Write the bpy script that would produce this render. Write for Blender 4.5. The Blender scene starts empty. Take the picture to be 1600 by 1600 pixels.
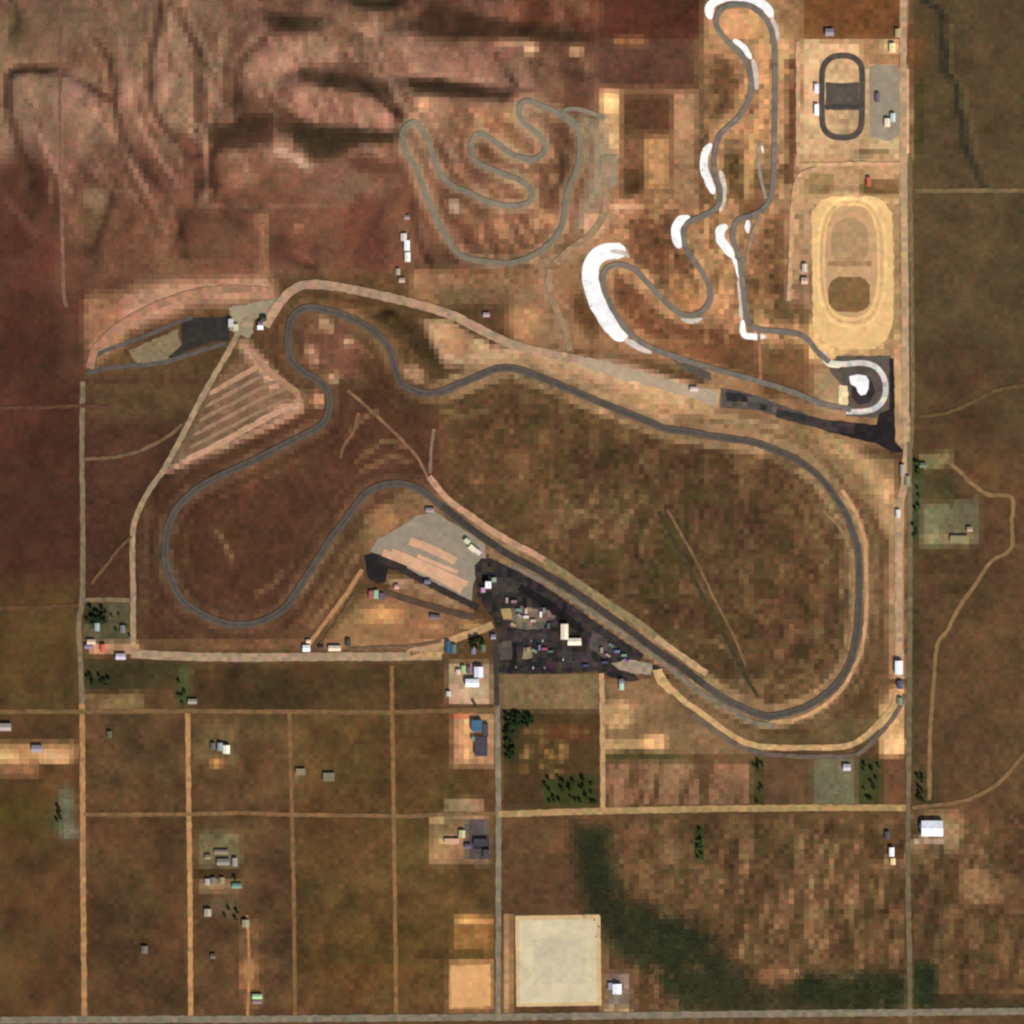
import bpy, bmesh, math, random
import numpy as np
from mathutils import Vector

random.seed(7)
rng = np.random.default_rng(11)
S = 1.28                       # metres on the ground per map unit (the site plan is 1600 units across)
def W(px, py): return ((px - 800.0) * S, (800.0 - py) * S)
scene = bpy.context.scene
COL = scene.collection

def lin(c):
    out = []
    for v in c[:3]:
        v = v / 255.0
        out.append(v / 12.92 if v <= 0.04045 else ((v + 0.055) / 1.055) ** 2.4)
    return tuple(out)

# ------------------------------------------------------------------ traced lines (site plan units)
def catmull(pts, closed=False, step=3.0):
    p = [np.array(q, float) for q in pts]
    n = len(p)
    out = []
    segs = n if closed else n - 1
    for i in range(segs):
        if closed:
            p0, p1, p2, p3 = p[(i - 1) % n], p[i], p[(i + 1) % n], p[(i + 2) % n]
        else:
            p1, p2 = p[i], p[i + 1]
            p0 = p[i - 1] if i > 0 else 2 * p1 - p2
            p3 = p[i + 2] if i + 2 < n else 2 * p2 - p1
        L = np.linalg.norm(p2 - p1)
        k = max(2, int(L / step))
        for j in range(k):
            t = j / k
            out.append(0.5 * ((2 * p1) + (-p0 + p2) * t + (2 * p0 - 5 * p1 + 4 * p2 - p3) * t * t + (-p0 + 3 * p1 - 3 * p2 + p3) * t ** 3))
    if not closed:
        out.append(p[-1])
    return np.array(out)

def polyline(pts, step=3.0):
    out = []
    for a, b in zip(pts[:-1], pts[1:]):
        a = np.array(a, float); b = np.array(b, float)
        k = max(1, int(np.linalg.norm(b - a) / step))
        for j in range(k):
            out.append(a + (b - a) * j / k)
    out.append(np.array(pts[-1], float))
    return np.array(out)

MAIN = [(682,785),(712,809),(737,828),(762,845),(800,870),(850,896),(900,927),(945,958),(985,986),(1020,1012),(1070,1047),(1100,1070),
 (1132,1092),(1162,1107),(1197,1119),(1228,1115),(1257,1106),(1285,1090),(1307,1070),(1325,1042),(1335,1012),(1341,975),(1343,920),(1341,862),
 (1332,830),(1323,805),(1307,780),(1282,747),(1250,722),(1215,705),(1180,692),(1150,687),(1112,682),(1075,675),(1040,670),(1015,660),(980,646),
 (940,630),(900,613),(865,598),(837,587),(805,576),(775,577),(745,589),(715,602),(687,613),(660,614),(635,604),(622,590),(615,566),(605,540),
 (580,515),(540,494),(505,484),(480,481),(460,492),(452,512),(450,540),(456,563),(475,582),(499,596),(513,613),(515,633),(508,657),(488,673),
 (437,699),(400,718),(350,741),(312,761),(282,788),(267,812),(260,840),(259,875),(270,912),(287,940),(320,962),(358,975),(395,975),(422,965),
 (446,949),(463,925),(482,897),(501,867),(520,838),(541,811),(556,790),(572,771),(597,759),(626,756),(655,765)]
STREETS = [(1330,640),(1287,632),(1250,617),(1200,600),(1150,586),(1100,572),(1060,559),(1020,545),(995,530),(975,511),(962,491),(950,468),(942,443),
 (945,424),(956,415),(972,414),(992,422),(1008,438),(1026,458),(1046,478),(1068,492),(1090,491),(1106,477),(1110,455),(1101,432),(1087,411),
 (1073,390),(1069,365),(1076,348),(1098,338),(1121,323),(1125,297),(1117,270),(1117,240),(1124,213),(1137,200),(1156,181),(1168,161),(1174,137),
 (1171,110),(1160,87),(1142,70),(1126,51),(1119,33),(1128,14),(1150,7),(1174,11),(1194,27),(1207,52),(1211,90),(1211,150),(1210,215),(1208,285),
 (1200,318),(1178,336),(1156,342),(1146,356),(1147,380),(1155,403),(1160,440),(1164,475),(1169,504),(1183,514),(1205,517),(1245,522),(1264,533),
 (1277,550),(1296,566)]
HILLC = [(630,207),(635,237),(650,262),(662,295),(672,320),(682,342),(695,365),(707,387),(727,402),(755,408),(797,411),(822,404),(845,392),(865,375),
 (879,350),(883,325),(887,300),(897,275),(905,250),(905,217),(895,197),(870,178),(842,166),(822,160),(811,174),(820,195),(842,212),(853,232),
 (837,249),(810,246),(790,236),(768,219),(748,211),(736,229),(743,252),(770,266),(797,276),(813,284),(831,300),(825,318),(792,322),(762,315),(732,302),
 (702,287),(686,268),(675,238),(665,212),(648,193)]
KART = [(1285,112),(1291,97),(1305,88),(1328,88),(1342,97),(1347,112),(1347,150),(1346,192),(1341,206),(1328,214),(1305,214),(1291,206),(1285,190),(1284,150)]

DIRT = (196,154,108); PINK = (178,136,108); GREYTAN = (146,128,104); OLIVE = (120,100,66); PAVE = (126,113,94)
# name, points, width (m), colour, smooth, label
ROADS = [
 ('section_road', [(97,-60),(97,0),(96,200),(99,440),(104,480)], 7, (122,88,68), 1, 'faint straight dirt section road climbing the western hills'),
 ('section_road', [(129,596),(128,717),(129,800),(129,925),(123,975),(126,1037),(128,1100)], 10, (122,106,80), 1, 'grey green gravel section road along the west side of the circuit'),
 ('section_road', [(128,1100),(129,1200),(130,1400),(132,1593)], 11, (168,124,80), 1, 'tan dirt section road running south on the far west'),
 ('dirt_road', [(293,1113),(295,1270),(297,1400),(298,1593)], 10, (178,132,84), 1, 'bright tan dirt lane second from the west'),
 ('dirt_road', [(452,1113),(456,1270),(459,1400),(461,1593)], 8, (126,92,58), 1, 'faint brown dirt lane third from the west'),
 ('dirt_road', [(612,1040),(615,1270),(617,1400),(619,1593)], 8, (132,98,60), 1, 'narrow brown dirt lane west of the paved approach road'),
 ('dirt_road', [(386,1430),(389,1500),(387,1593)], 6, (170,122,78), 1, 'short orange dirt drive through the scattered yard'),
 ('approach_road', [(776,1100),(777,1120),(779,1270),(778,1593)], 11, (130,118,96), 1, 'grey paved approach road running north to the black paddock'),
 ('paddock_road', [(773,985),(775,1030),(776,1070),(776,1103)], 10, (66,58,52), 1, 'dark asphalt road leading south out of the black paddock'),
 ('dirt_road', [(0,1112),(130,1112),(295,1111),(452,1112),(615,1113),(776,1108)], 9, (118,90,58), 0, 'faint brown cross lane linking the southern dirt lanes'),
 ('dirt_road', [(130,1273),(295,1272),(385,1270),(450,1273),(640,1275),(700,1272),(776,1271)], 8, (126,94,62), 0, 'thin brown cross lane through the southern plots'),
 ('dirt_road', [(780,1272),(940,1267),(1100,1264),(1250,1262),(1420,1262)], 13, (166,134,88), 0, 'tan east west lane below the brown orchard plot'),
 ('access_road', [(205,1022),(300,1026),(400,1027),(520,1026),(600,1026),(690,1024)], 17, (160,134,106), 1, 'wide tan access road below the western loop'),
 ('access_road', [(690,1024),(640,1022),(665,1012),(700,1002),(740,988),(770,976)], 15, (176,140,98), 1, 'tan access road curving up to the paddock'),
 ('access_road', [(208,1018),(208,930),(207,840),(214,805),(232,768),(258,730),(285,680),(305,640),(330,595),(355,553),(378,510),(395,495)], 11, (158,132,102), 1, 'pale tan service road from the western corner up to the hairpin'),
 ('dirt_road', [(131,717),(165,716),(200,710),(235,697),(262,682),(285,662)], 7, (112,86,60), 1, 'faint brown track joining the section road to the service road'),
 ('dirt_road', [(0,637),(60,637),(125,634),(170,636)], 7, (92,62,46), 0, 'very faint brown lane crossing the dark western field'),
 ('dirt_road', [(0,950),(60,950),(124,946)], 9, (94,66,44), 0, 'very faint brown lane west of the farmstead'),
 ('access_road', [(131,938),(170,937),(206,938)], 9, (122,104,76), 0, 'short gravel lane along the north side of the farmstead'),
 ('dirt_road', [(1430,298),(1500,298),(1660,297)], 9, (116,96,64), 0, 'straight dirt lane heading east across the olive desert'),
 ('dirt_road', [(1436,652),(1480,645),(1520,628),(1570,607),(1660,595)], 7, (98,76,48), 1, 'faint winding desert trail in the eastern field'),
 ('dirt_road', [(1470,712),(1498,735),(1520,757),(1545,773),(1580,777),(1581,815),(1579,857),(1548,878),(1525,912),(1498,950),(1480,985),(1464,1010),(1458,1080),(1453,1150),(1452,1250)], 8, (134,104,68), 1, 'winding tan desert trail east of the circuit'),
 ('dirt_road', [(1425,1262),(1500,1253),(1540,1237),(1570,1215),(1600,1180),(1660,1130)], 8, (122,94,62), 1, 'curving brown desert trail leaving the south east corner'),
 ('boundary_road', [(1412,-60),(1411,150),(1412,300),(1414,450),(1415,600),(1417,712)], 14, (178,146,110), 1, 'pale tan boundary road on the north east side'),
 ('section_road', [(1422,240),(1424,400),(1426,600),(1424,700)], 8, (118, 98, 68), 1, 'olive gravel lane hugging the outside of the boundary road'),
 ('boundary_road', [(1417,700),(1412,760),(1405,800),(1404,900),(1405,1000),(1407,1060)], 15, (178,146,112), 1, 'pale tan boundary strip beside the eastern straight'),
 ('section_road', [(1421,690),(1422,900),(1421,1100),(1419,1260),(1419,1400),(1421,1500),(1422,1660)], 10, (112,98,72), 1, 'olive grey section road along the east side'),
 ('highway', [(-200,1599),(0,1594),(400,1592),(800,1589),(1200,1584),(1600,1580),(1800,1578)], 14, (126,114,94), 1, 'grey paved highway along the southern edge'),
 ('escape_road', [(1202,1129),(1250,1122),(1282,1106),(1300,1092),(1320,1070),(1335,1042),(1346,1015),(1352,975),(1354,920),(1352,862),(1349,835),(1336,800),(1316,765)], 8, (190,146,102), 1, 'pale dirt escape strip round the outside of the eastern curve'),
 ('escape_road', [(1325,1015),(1331,975),(1332,890),(1322,845),(1310,822),(1286,798)], 6, (140,114,76), 1, 'thin dirt strip inside the eastern curve'),
 ('perimeter_road', [(1034,1062),(1048,1076),(1070,1096),(1100,1117),(1135,1143),(1165,1160),(1200,1167),(1260,1168),(1320,1166),(1350,1152),(1375,1128),(1395,1104),(1403,1080)], 12, (190,152,104), 1, 'tan perimeter road curving below the final corner'),
 ('perimeter_road', [(1080,1116),(1110,1137),(1145,1160),(1180,1175),(1230,1181),(1300,1182),(1340,1178),(1370,1152),(1398,1118),(1414,1085)], 9, (108,92,78), 1, 'grey drainage road just outside the tan perimeter road'),
 ('infield_track', [(1030,800),(1050,840),(1075,885),(1100,935),(1130,990),(1160,1050),(1185,1090)], 7, (66,60,38), 0, 'dark straight old taxiway line in the infield'),
 ('infield_track', [(1042,795),(1062,830),(1090,880),(1113,930),(1145,990),(1165,1040)], 5, (122,96,66), 0, 'pale thin trail beside the dark infield line'),
 ('dirt_road', [(543,610),(575,637),(605,665),(630,690),(652,715),(668,745),(682,765)], 6, (128,94,68), 1, 'narrow brown infield trail running down to the main straight'),
 ('dirt_road', [(678,670),(674,700),(672,740)], 6, (140,110,86), 1, 'short pale spur north of the main straight'),
 ('dirt_road', [(560,645),(553,672),(538,695),(532,715)], 6, (124,90,64), 1, 'short faint spur beside the hairpin return'),
 ('dirt_road', [(860,420),(858,450),(868,480),(884,515),(890,548)], 12, (150,122,92), 1, 'grey tan hill road dropping from the upper course to the plateau'),
 ('dirt_road', [(950,248),(947,290),(945,330),(925,365),(890,390),(868,412)], 13, (150,120,92), 1, 'tan hill road skirting the upper course on the east'),
 ('dirt_road', [(1190,222),(1184,240),(1188,275),(1197,310)], 6, (150,140,122), 1, 'short grey link lane beside the long street course straight'),
 ('dirt_road', [(1188,338),(1177,362),(1169,388),(1163,415)], 7, (148, 126, 98), 1, 'pale grey spur beside the chicane'),
 ('dirt_road', [(1186,520),(1187,555),(1188,598)], 6, (158,112,74), 0, 'short orange spur crossing the street course strip'),
 ('service_strip', [(415,510),(440,470),(470,447),(520,447),(600,463),(660,478),(705,492),(745,512),(790,534),(840,549),(905,562)], 18, (172,138,110), 1, 'wide pink dirt road sweeping over the hairpin'),
 ('service_strip', [(140,575),(150,545),(180,515),(230,485),(290,462),(350,452),(420,455)], 16, (168, 122, 94), 1, 'wide pink dirt road around the western skid pad'),
 ('service_strip', [(670,745),(700,780),(735,806),(765,827),(800,848),(835,866),(856,879)], 13, (186,142,110), 1, 'pink dirt strip along the north side of the pit straight'),
 ('service_strip', [(850,875),(900,909),(950,943),(990,969),(1024,994)], 15, (134, 116, 80), 1, 'olive tan strip along the middle of the pit straight'),
 ('service_strip', [(1024,995),(1045,1011),(1080,1036),(1104,1053)], 13,(182,150,108), 1, 'tan strip beside the end of the pit straight'),
 ('pit_lane', [(800,884),(850,909),(900,940),(950,974),(1000,1010),(1035,1035),(1060,1055),(1100,1086),(1140,1108),(1175,1128),(1210,1134)], 9, (124, 111, 92), 1, 'grey pit lane strip just south of the pit straight'),
 ('dirt_road', [(748,950),(700,927),(655,904),(620,885),(590,872)], 13, (56, 46, 41), 0, 'dark asphalt lane along the striped paddock rows'),
 ('dirt_road', [(742,966),(700,955),(650,941),(600,925)], 12, (84, 66, 52), 0, 'dark brown lane below the striped paddock rows'),
 ('dirt_road', [(480,1010),(510,970),(540,930),(566,890)], 9, (172,124,84), 0, 'orange dirt lane along the west side of the dirt triangle'),
 ('dirt_road', [(497,1012),(528,968),(556,926)], 5, (104,78,58), 0, 'dark rut beside the orange dirt lane'),
 ('dirt_road', [(690,1002),(640,1010),(590,1012),(545,1014)], 6, (112,86,66), 1, 'faint brown lane across the foot of the dirt triangle'),
 ('dirt_road', [(205,838),(185,858),(165,885),(142,912)], 6, (104,76,50), 0, 'faint diagonal trail west of the service road'),
 ('dirt_road', [(1246,65),(1247,160),(1247,258),(1262,258),(1330,256),(1411,256)], 8, (202,158,116), 0, 'pale dirt track framing the kart circuit'),
 ('dirt_road', [(1232,470),(1236,400),(1238,330),(1244,285),(1262,268),(1300,262)], 9, (198,154,114), 1, 'pale dirt track west of the clay oval'),
 ('dirt_road', [(940,1052),(941,1120),(942,1262)], 10, (178,142,100), 0, 'tan dirt lane along the east side of the orchard'),
 ('dirt_road', [(410,350),(412,400),(425,445)], 8, (142,98,72), 1, 'short pinkish hill lane dropping to the hairpin road'),
]

# ------------------------------------------------------------------ terrain grid
G = 3.90625                    # 5 m
gx = np.arange(-150, 1750.01, G); gy = np.arange(-150, 1750.01, G)
PX, PY = np.meshgrid(gx, gy)   # row index = y

def hash2(ix, iy, seed):
    h = (ix.astype(np.int64) * 374761393 + iy.astype(np.int64) * 668265263 + seed * 974711) & 0xFFFFFFFF
    h = ((h ^ (h >> 13)) * 1274126177) & 0xFFFFFFFF
    h = ((h ^ (h >> 16)) * 2246822519) & 0xFFFFFFFF
    return ((h ^ (h >> 15)) & 0xFFFFFF) / float(0xFFFFFF)

def vnoise(x, y, sx, sy=None, seed=0):
    sy = sy or sx
    fx = x / sx; fy = y / sy
    ix = np.floor(fx); iy = np.floor(fy)
    tx = fx - ix; ty = fy - iy
    tx = tx * tx * (3 - 2 * tx); ty = ty * ty * (3 - 2 * ty)
    a = hash2(ix, iy, seed); b = hash2(ix + 1, iy, seed); c = hash2(ix, iy + 1, seed); d = hash2(ix + 1, iy + 1, seed)
    return (a * (1 - tx) + b * tx) * (1 - ty) + (c * (1 - tx) + d * tx) * ty

def fbm(x, y, s, seed=0, octv=4, sy=None):
    v = 0; a = 1; t = 0
    sy = sy or s
    for o in range(octv):
        v = v + a * vnoise(x + 37.1 * o, y - 19.3 * o, s, sy, seed + o * 17); t += a
        a *= 0.5; s *= 0.5; sy *= 0.5
    return v / t

def sstep(e0, e1, x):
    t = np.clip((x - e0) / (e1 - e0), 0, 1)
    return t * t * (3 - 2 * t)

def seg_nearest(pts, X, Y, reach):
    """distance to a polyline and the offset vector to the nearest point"""
    D = np.full(X.shape, 1e9); DX = np.zeros(X.shape); DY = np.zeros(X.shape)
    x1d = X[0]; y1d = Y[:, 0]
    for (ax, ay), (bx, by) in zip(pts[:-1], pts[1:]):
        i0 = np.searchsorted(x1d, min(ax, bx) - reach); i1 = np.searchsorted(x1d, max(ax, bx) + reach)
        j0 = np.searchsorted(y1d, min(ay, by) - reach); j1 = np.searchsorted(y1d, max(ay, by) + reach)
        if i1 <= i0 or j1 <= j0: continue
        xs = X[j0:j1, i0:i1]; ys = Y[j0:j1, i0:i1]
        vx, vy = bx - ax, by - ay
        L2 = vx * vx + vy * vy + 1e-9
        t = np.clip(((xs - ax) * vx + (ys - ay) * vy) / L2, 0, 1)
        dx = xs - (ax + t * vx); dy = ys - (ay + t * vy)
        d = np.sqrt(dx * dx + dy * dy)
        m = d < D[j0:j1, i0:i1]
        D[j0:j1, i0:i1][m] = d[m]; DX[j0:j1, i0:i1][m] = dx[m]; DY[j0:j1, i0:i1][m] = dy[m]
    return D, DX, DY

# crest lines of the hill spurs: points, height m, width of the south face, width of the north face
RIDGES = [
 ([(632,150),(660,154),(720,158),(790,166)], 30, 75, 34),
 ([(474,134),(500,140),(545,148),(590,162),(612,178)], 24, 60, 34),
 ([(438,212),(465,238),(490,252),(515,246),(545,236),(590,228),(640,228)], 21, 100, 50),
 ([(322,250),(345,243),(385,236),(426,228)], 17, 80, 50),
 ([(410,52),(440,58),(475,58),(505,54)], 26, 70, 36),
 ([(640,48),(680,60),(740,66),(800,68)], 25, 80, 38),
 ([(805,64),(850,68),(925,72)], 22, 50, 36),
 ([(545,12),(590,22),(630,18)], 20, 50, 26),
 ([(22,124),(45,119),(85,122),(120,132),(160,152)], 10, 60, 20),
 ([(470,262),(520,285),(600,275)], 8, 60, 30),
 
 ([(740,250),(800,270),(850,300)], 8, 60, 40),
 ([(395,300),(450,290),(520,300),(600,290)], 6, 90, 60),
 ([(420,390),(500,410),(600,400)], 5, 50, 30),
 ([(830,100),(870,125),(925,135)], 12, 50, 26),
]
GULLIES = [
 [(252,-10),(250,15),(245,50),(237,90),(234,135),(243,175),(262,205),(288,232),(308,258),(312,300)],
 [(155,70),(170,88),(176,118),(184,185),(200,225),(225,258),(250,290),(265,320),(280,350)],
 [(10,165),(13,130),(20,112),(50,106),(85,112),(130,128),(175,160)],
 [(15,140),(15,180),(28,220),(42,260),(52,300)],[(333,222),(331,262),(340,305)],[(312,246),(310,312)],[(540,90),(564,120),(600,156),(626,182)],[(270,336),(282,384),(300,410)],[(636,294),(648,360),(675,414)],
 [(78,285),(88,318),(95,345)],
 [(420,62),(395,78),(376,100),(370,130),(371,168)],
 [(178,282),(165,328),(150,365),(140,400)], [(312,105),(309,140),(309,175),(304,215),(316,255)],
 [(330,215),(324,250),(326,290),(338,315)], [(560,105),(600,140),(615,170),(628,190)],
 [(775,90),(790,110),(805,135)], [(668,230),(680,265),(700,300)],
 [(850,215),(870,245),(876,275),(865,300)], [(335,310),(360,335),(385,355)], [(20,0),(25,30),(20,60)],
 [(280,20),(300,60),(315,95)], [(425,350),(450,395),(500,420)], [(262,318),(275,345),(280,380)],
]
hill = sstep(455, 330, PY + 0.0 * PX + 40 * (fbm(PX, PY, 120, 3, 2) - .5)) * sstep(985, 900, PX)
hill = hill * (0.45 + 0.55 * sstep(40, 140, PX + PY * 0.15))
Z = 1.4 * (fbm(PX, PY, 320, 5, 3) - .5) + 0.5 * (fbm(PX, PY, 60, 8, 2) - .5)
Z = Z + hill * (14 * (fbm(PX, PY, 190, 21, 3) - .35) + 7 * np.abs(fbm(PX + 25 * fbm(PX, PY, 60, 2, 2) + .45 * PY, PY, 55, 33, 3, 150) - .5) * 2)
Z = Z + hill * sstep(420, 0, PY) * 30
R = np.zeros(PX.shape)
for pts, H, ws, wn in RIDGES:
    D, DX, DY = seg_nearest(pts, PX, PY, max(ws, wn) + 5)
    D2 = np.where(D > 1e8, 1e9, D)
    s = 0.5 + 0.5 * np.where(D2 < 1e8, DY / np.maximum(D2, 1e-3), 0)
    w = wn + (ws - wn) * s
    w = w * (0.85 + 0.3 * fbm(PX, PY, 40, 51, 2))
    t = np.clip(1 - D2 / w, 0, 1)
    R = np.maximum(R, .46 * H * (0.65 * t + 0.35 * t * t * (3 - 2 * t)))
Z = Z + R
for pts in GULLIES:
    pp = catmull(pts, False, 6)
    D, _, _ = seg_nearest(pp, PX, PY, 40)
    Z = Z - 5.5 * np.exp(-(D / 8.0) ** 2) * sstep(0, 22, np.minimum(np.hypot(PX - pp[0][0], PY - pp[0][1]), np.hypot(PX - pp[-1][0], PY - pp[-1][1]))) * (0.7 + 0.6 * vnoise(PX, PY, 45, None, 9))
# bank on the north west shoulder of the plateau, mounds in the street course
for pts, H, ws, wn in [([(612,497),(640,522),(668,552),(690,575)], 9, 60, 16),
                       ([(1000,300),(1015,285),(1030,295)], 6, 30, 20), ([(455,470),(520,468),(580,480)], 6, 12, 40),
                       ([(1290,300),(1340,303),(1390,310)], 4, 20, 14), ([(975,470),(990,500),(1020,525)], 5, 26, 18),
                       ([(1030,385),(1050,400),(1075,425)], 4, 24, 18), ([(1140,120),(1148,150),(1140,185)], 4, 26, 20)]:
    D, DX, DY = seg_nearest(pts, PX, PY, 70)
    s = 0.5 + 0.5 * np.where(D < 1e8, DY / np.maximum(D, 1e-3), 0)
    t = np.clip(1 - D / (wn + (ws - wn) * s), 0, 1)
    Z = Z + H * t * t * (3 - 2 * t)
# the track benches are graded: smooth the ground near them
def blur(a, k):
    for ax in (0, 1):
        p = np.pad(a, [(k, k) if i == ax else (0, 0) for i in (0, 1)], mode='edge')
        c = np.cumsum(p, axis=ax)
        c = np.concatenate([np.zeros_like(np.take(c, [0], ax)), c], axis=ax)
        n = 2 * k + 1
        a = (np.take(c, range(n, c.shape[ax]), ax) - np.take(c, range(0, c.shape[ax] - n), ax)) / n
    return a
Zs = blur(blur(Z, 3), 3)
near = np.full(PX.shape, 1e9)
for pts, cl in ((MAIN, True), (STREETS, False), (HILLC, True)):
    c = catmull(pts, cl, 8)
    if cl: c = np.vstack([c, c[:1]])
    near = np.minimum(near, seg_nearest(c, PX, PY, 40)[0])
for r in ROADS:
    if r[0] in ('service_strip', 'access_road', 'dirt_road', 'section_road'):
        near = np.minimum(near, seg_nearest(polyline(r[1], 10), PX, PY, 30)[0])
mk = sstep(24, 10, near)
Z = Z * (1 - mk) + Zs * mk
Z = Z * sstep(-150, -90, PX) * sstep(1750, 1690, PX) * sstep(-150, -60, PY) * sstep(1750, 1690, PY)

def H(px, py):
    fx = np.clip((np.asarray(px, float) - gx[0]) / G, 0, len(gx) - 1.001); fy = np.clip((np.asarray(py, float) - gy[0]) / G, 0, len(gy) - 1.001)
    ix = fx.astype(int); iy = fy.astype(int); tx = fx - ix; ty = fy - iy
    return (Z[iy, ix] * (1 - tx) + Z[iy, ix + 1] * tx) * (1 - ty) + (Z[iy + 1, ix] * (1 - tx) + Z[iy + 1, ix + 1] * tx) * ty

# ------------------------------------------------------------------ soil, vegetation and painted hill shade map (albedo, 10 m patches)
cx = (gx[:-1] + gx[1:]) / 2; cy = (gy[:-1] + gy[1:]) / 2
CX, CY = np.meshgrid(cx, cy)
WX = CX + 10 * (fbm(CX, CY, 30, 71, 3) - .5); WY = CY + 10 * (fbm(CX, CY, 30, 72, 3) - .5)
A = np.zeros(CX.shape + (3,)); A[:] = (90, 65, 40)      # in display units, turned linear at the end
VAR = np.full(CX.shape, 0.055)                            # patchiness
def paint(m, c, k=1.0):
    m = np.clip(m * k, 0, 1)[..., None]
    A[:] = A * (1 - m) + np.array(c, float) * m
def rect(x0, y0, x1, y1, soft=3, warp=0):
    x, y = (WX, WY) if warp else (CX, CY)
    return sstep(x0 - soft, x0 + soft, x) * sstep(x1 + soft, x1 - soft, x) * sstep(y0 - soft, y0 + soft, y) * sstep(y1 + soft, y1 - soft, y)
def spot(x, y, rx, ry, ang=0, soft=.5):
    a = math.radians(ang); dx = WX - x; dy = WY - y
    u = (dx * math.cos(a) + dy * math.sin(a)) / rx; v = (-dx * math.sin(a) + dy * math.cos(a)) / ry
    return sstep(1 + soft, 1 - soft, np.sqrt(u * u + v * v))
def inpoly(poly, soft=4, warp=1):
    x, y = (WX, WY) if warp else (CX, CY)
    ins = np.zeros(x.shape, bool)
    n = len(poly)
    for i in range(n):
        (x1, y1), (x2, y2) = poly[i], poly[(i + 1) % n]
        c = ((y1 > y) != (y2 > y)) & (x < (x2 - x1) * (y - y1) / (y2 - y1 + 1e-9) + x1)
        ins ^= c
    D = seg_nearest(list(poly) + [poly[0]], CX, CY, soft * 2 + 2)[0]
    D = np.minimum(D, 1e3)
    sd = np.where(ins, -D, D)
    return sstep(soft, -soft, sd)
def line(pts, w, soft=3):
    D = seg_nearest(catmull(pts, False, 8) if len(pts) > 2 else pts, CX, CY, w + soft + 2)[0]
    return sstep(w + soft, w - soft, D)

n1 = fbm(CX, CY, 90, 101, 4); n2 = fbm(CX, CY, 26, 102, 3); n3 = fbm(CX, CY, 14, 103, 2)
# broad fields
paint(rect(-300, -300, 128, 950, 6), (75, 46, 33)); paint(rect(-300, 905, 128, 1110, 25), (84, 62, 34))
paint(rect(-300, 1110, 128, 1590, 5), (84, 59, 34))
hm = sstep(470, 395, WY + 0.12 * (WX - 300)) * sstep(960, 930, WX)
paint(hm, (114, 80, 60)); paint(hm * sstep(.42, .62, n1), (130, 97, 76)); paint(hm * sstep(.5, .3, n1), (102, 68, 50))
paint(hm * sstep(330, 200, CY + .15 * CX) * sstep(420, 250, CX), (128, 98, 76), .8); paint(rect(-300, -300, 230, 110, 30, 1), (120, 92, 68), .7)
paint(inpoly([(480,60),(560,70),(800,75),(830,150),(640,120),(620,190),(480,200),(440,90)], 12), (146, 106, 86), .7)
paint(inpoly([(450,135),(480,145),(600,175),(612,205),(480,195),(445,160)], 6), (156, 110, 90), .7)
paint(hm * sstep(250, 330, CY), (108, 68, 50), .7)
paint(rect(-300, 250, 92, 720, 22, 1), (78, 46, 34), .9)
paint(rect(95, 380, 135, 600, 10, 1), (92, 58, 42), .8)
paint(rect(130, 590, 330, 935, 6), (76, 49, 34))
paint(inpoly([(215,800),(330,690),(470,600),(700,620),(690,760),(560,800),(470,990),(220,1010)], 20), (80, 51, 34))
paint(inpoly([(690,610),(820,590),(1000,665),(1240,715),(1320,820),(1330,1000),(1220,1105),(1100,1060),(690,760)], 40), (92, 64, 41))
paint(rect(1428, -300, 1900, 1900, 5), (85, 68, 43)); paint(rect(1428, 700, 1900, 1900, 40), (90, 65, 41))
paint(rect(1440, 550, 1560, 760, 60), (86, 58, 36), .6)
paint(rect(938, -300, 1092, 62, 3), (78, 44, 30)); paint(rect(938, 62, 1082, 136, 3), (87, 58, 43))
paint(rect(790, -300, 936, 70, 8), (104, 62, 42))
paint(rect(1100, -300, 1420, 700, 8), (150, 112, 76)); paint(rect(1255, -300, 1410, 60, 6), (112, 72, 40))
paint(rect(940, 136, 1110, 330, 5), (126, 90, 62)); paint(rect(975, 150, 1050, 206, 3), (88, 58, 38)); paint(rect(975, 206, 1010, 290, 6), (110, 74, 50))
paint(rect(973, 265, 1003, 305, 5), (82, 58, 36)); paint(rect(1052, 142, 1090, 330, 5), (164, 124, 88)); paint(rect(1008, 215, 1045, 290, 6, 1), (192, 140, 92))
paint(rect(936, 140, 968, 245, 4), (186, 142, 100)); paint(rect(944, 150, 964, 178, 3), (240, 190, 128)); paint(rect(940, 208, 960, 240, 4), (230, 176, 130))
paint(rect(958, 58, 1010, 72, 4), (132, 92, 58))
# street course ground
paint(inpoly([(860,420),(920,350),(960,310),(1120,310),(1250,330),(1260,530),(1190,600),(1000,560),(880,540),(800,545),(800,470)], 14), (150, 110, 76))
paint(inpoly([(965,430),(1000,460),(1040,500),(1090,505),(1150,520),(1190,590),(1010,540),(970,505),(952,460)], 8), (112, 72, 46))
paint(inpoly([(985,340),(1060,345),(1060,390),(1080,420),(1095,450),(1060,460),(1010,420),(985,390)], 8), (114, 74, 48))
paint(spot(1075, 470, 34, 20, 0), (166, 112, 66), .8); paint(spot(1060, 440, 14, 26, -40), (180, 124, 84), .6)
paint(line([(1112,360),(1122,400),(1132,440),(1130,480)], 15, 8), (190, 136, 92))
paint(rect(1195, 340, 1232, 480, 8, 1), (112, 80, 50)); paint(rect(1175, 395, 1200, 500, 6, 1), (140, 100, 64))
paint(rect(1110, 180, 1150, 190, 6, 1), (112, 78, 50)); paint(inpoly([(1115,85),(1150,95),(1160,120),(1155,165),(1120,190),(1108,130)], 6), (110, 78, 50))
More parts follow.
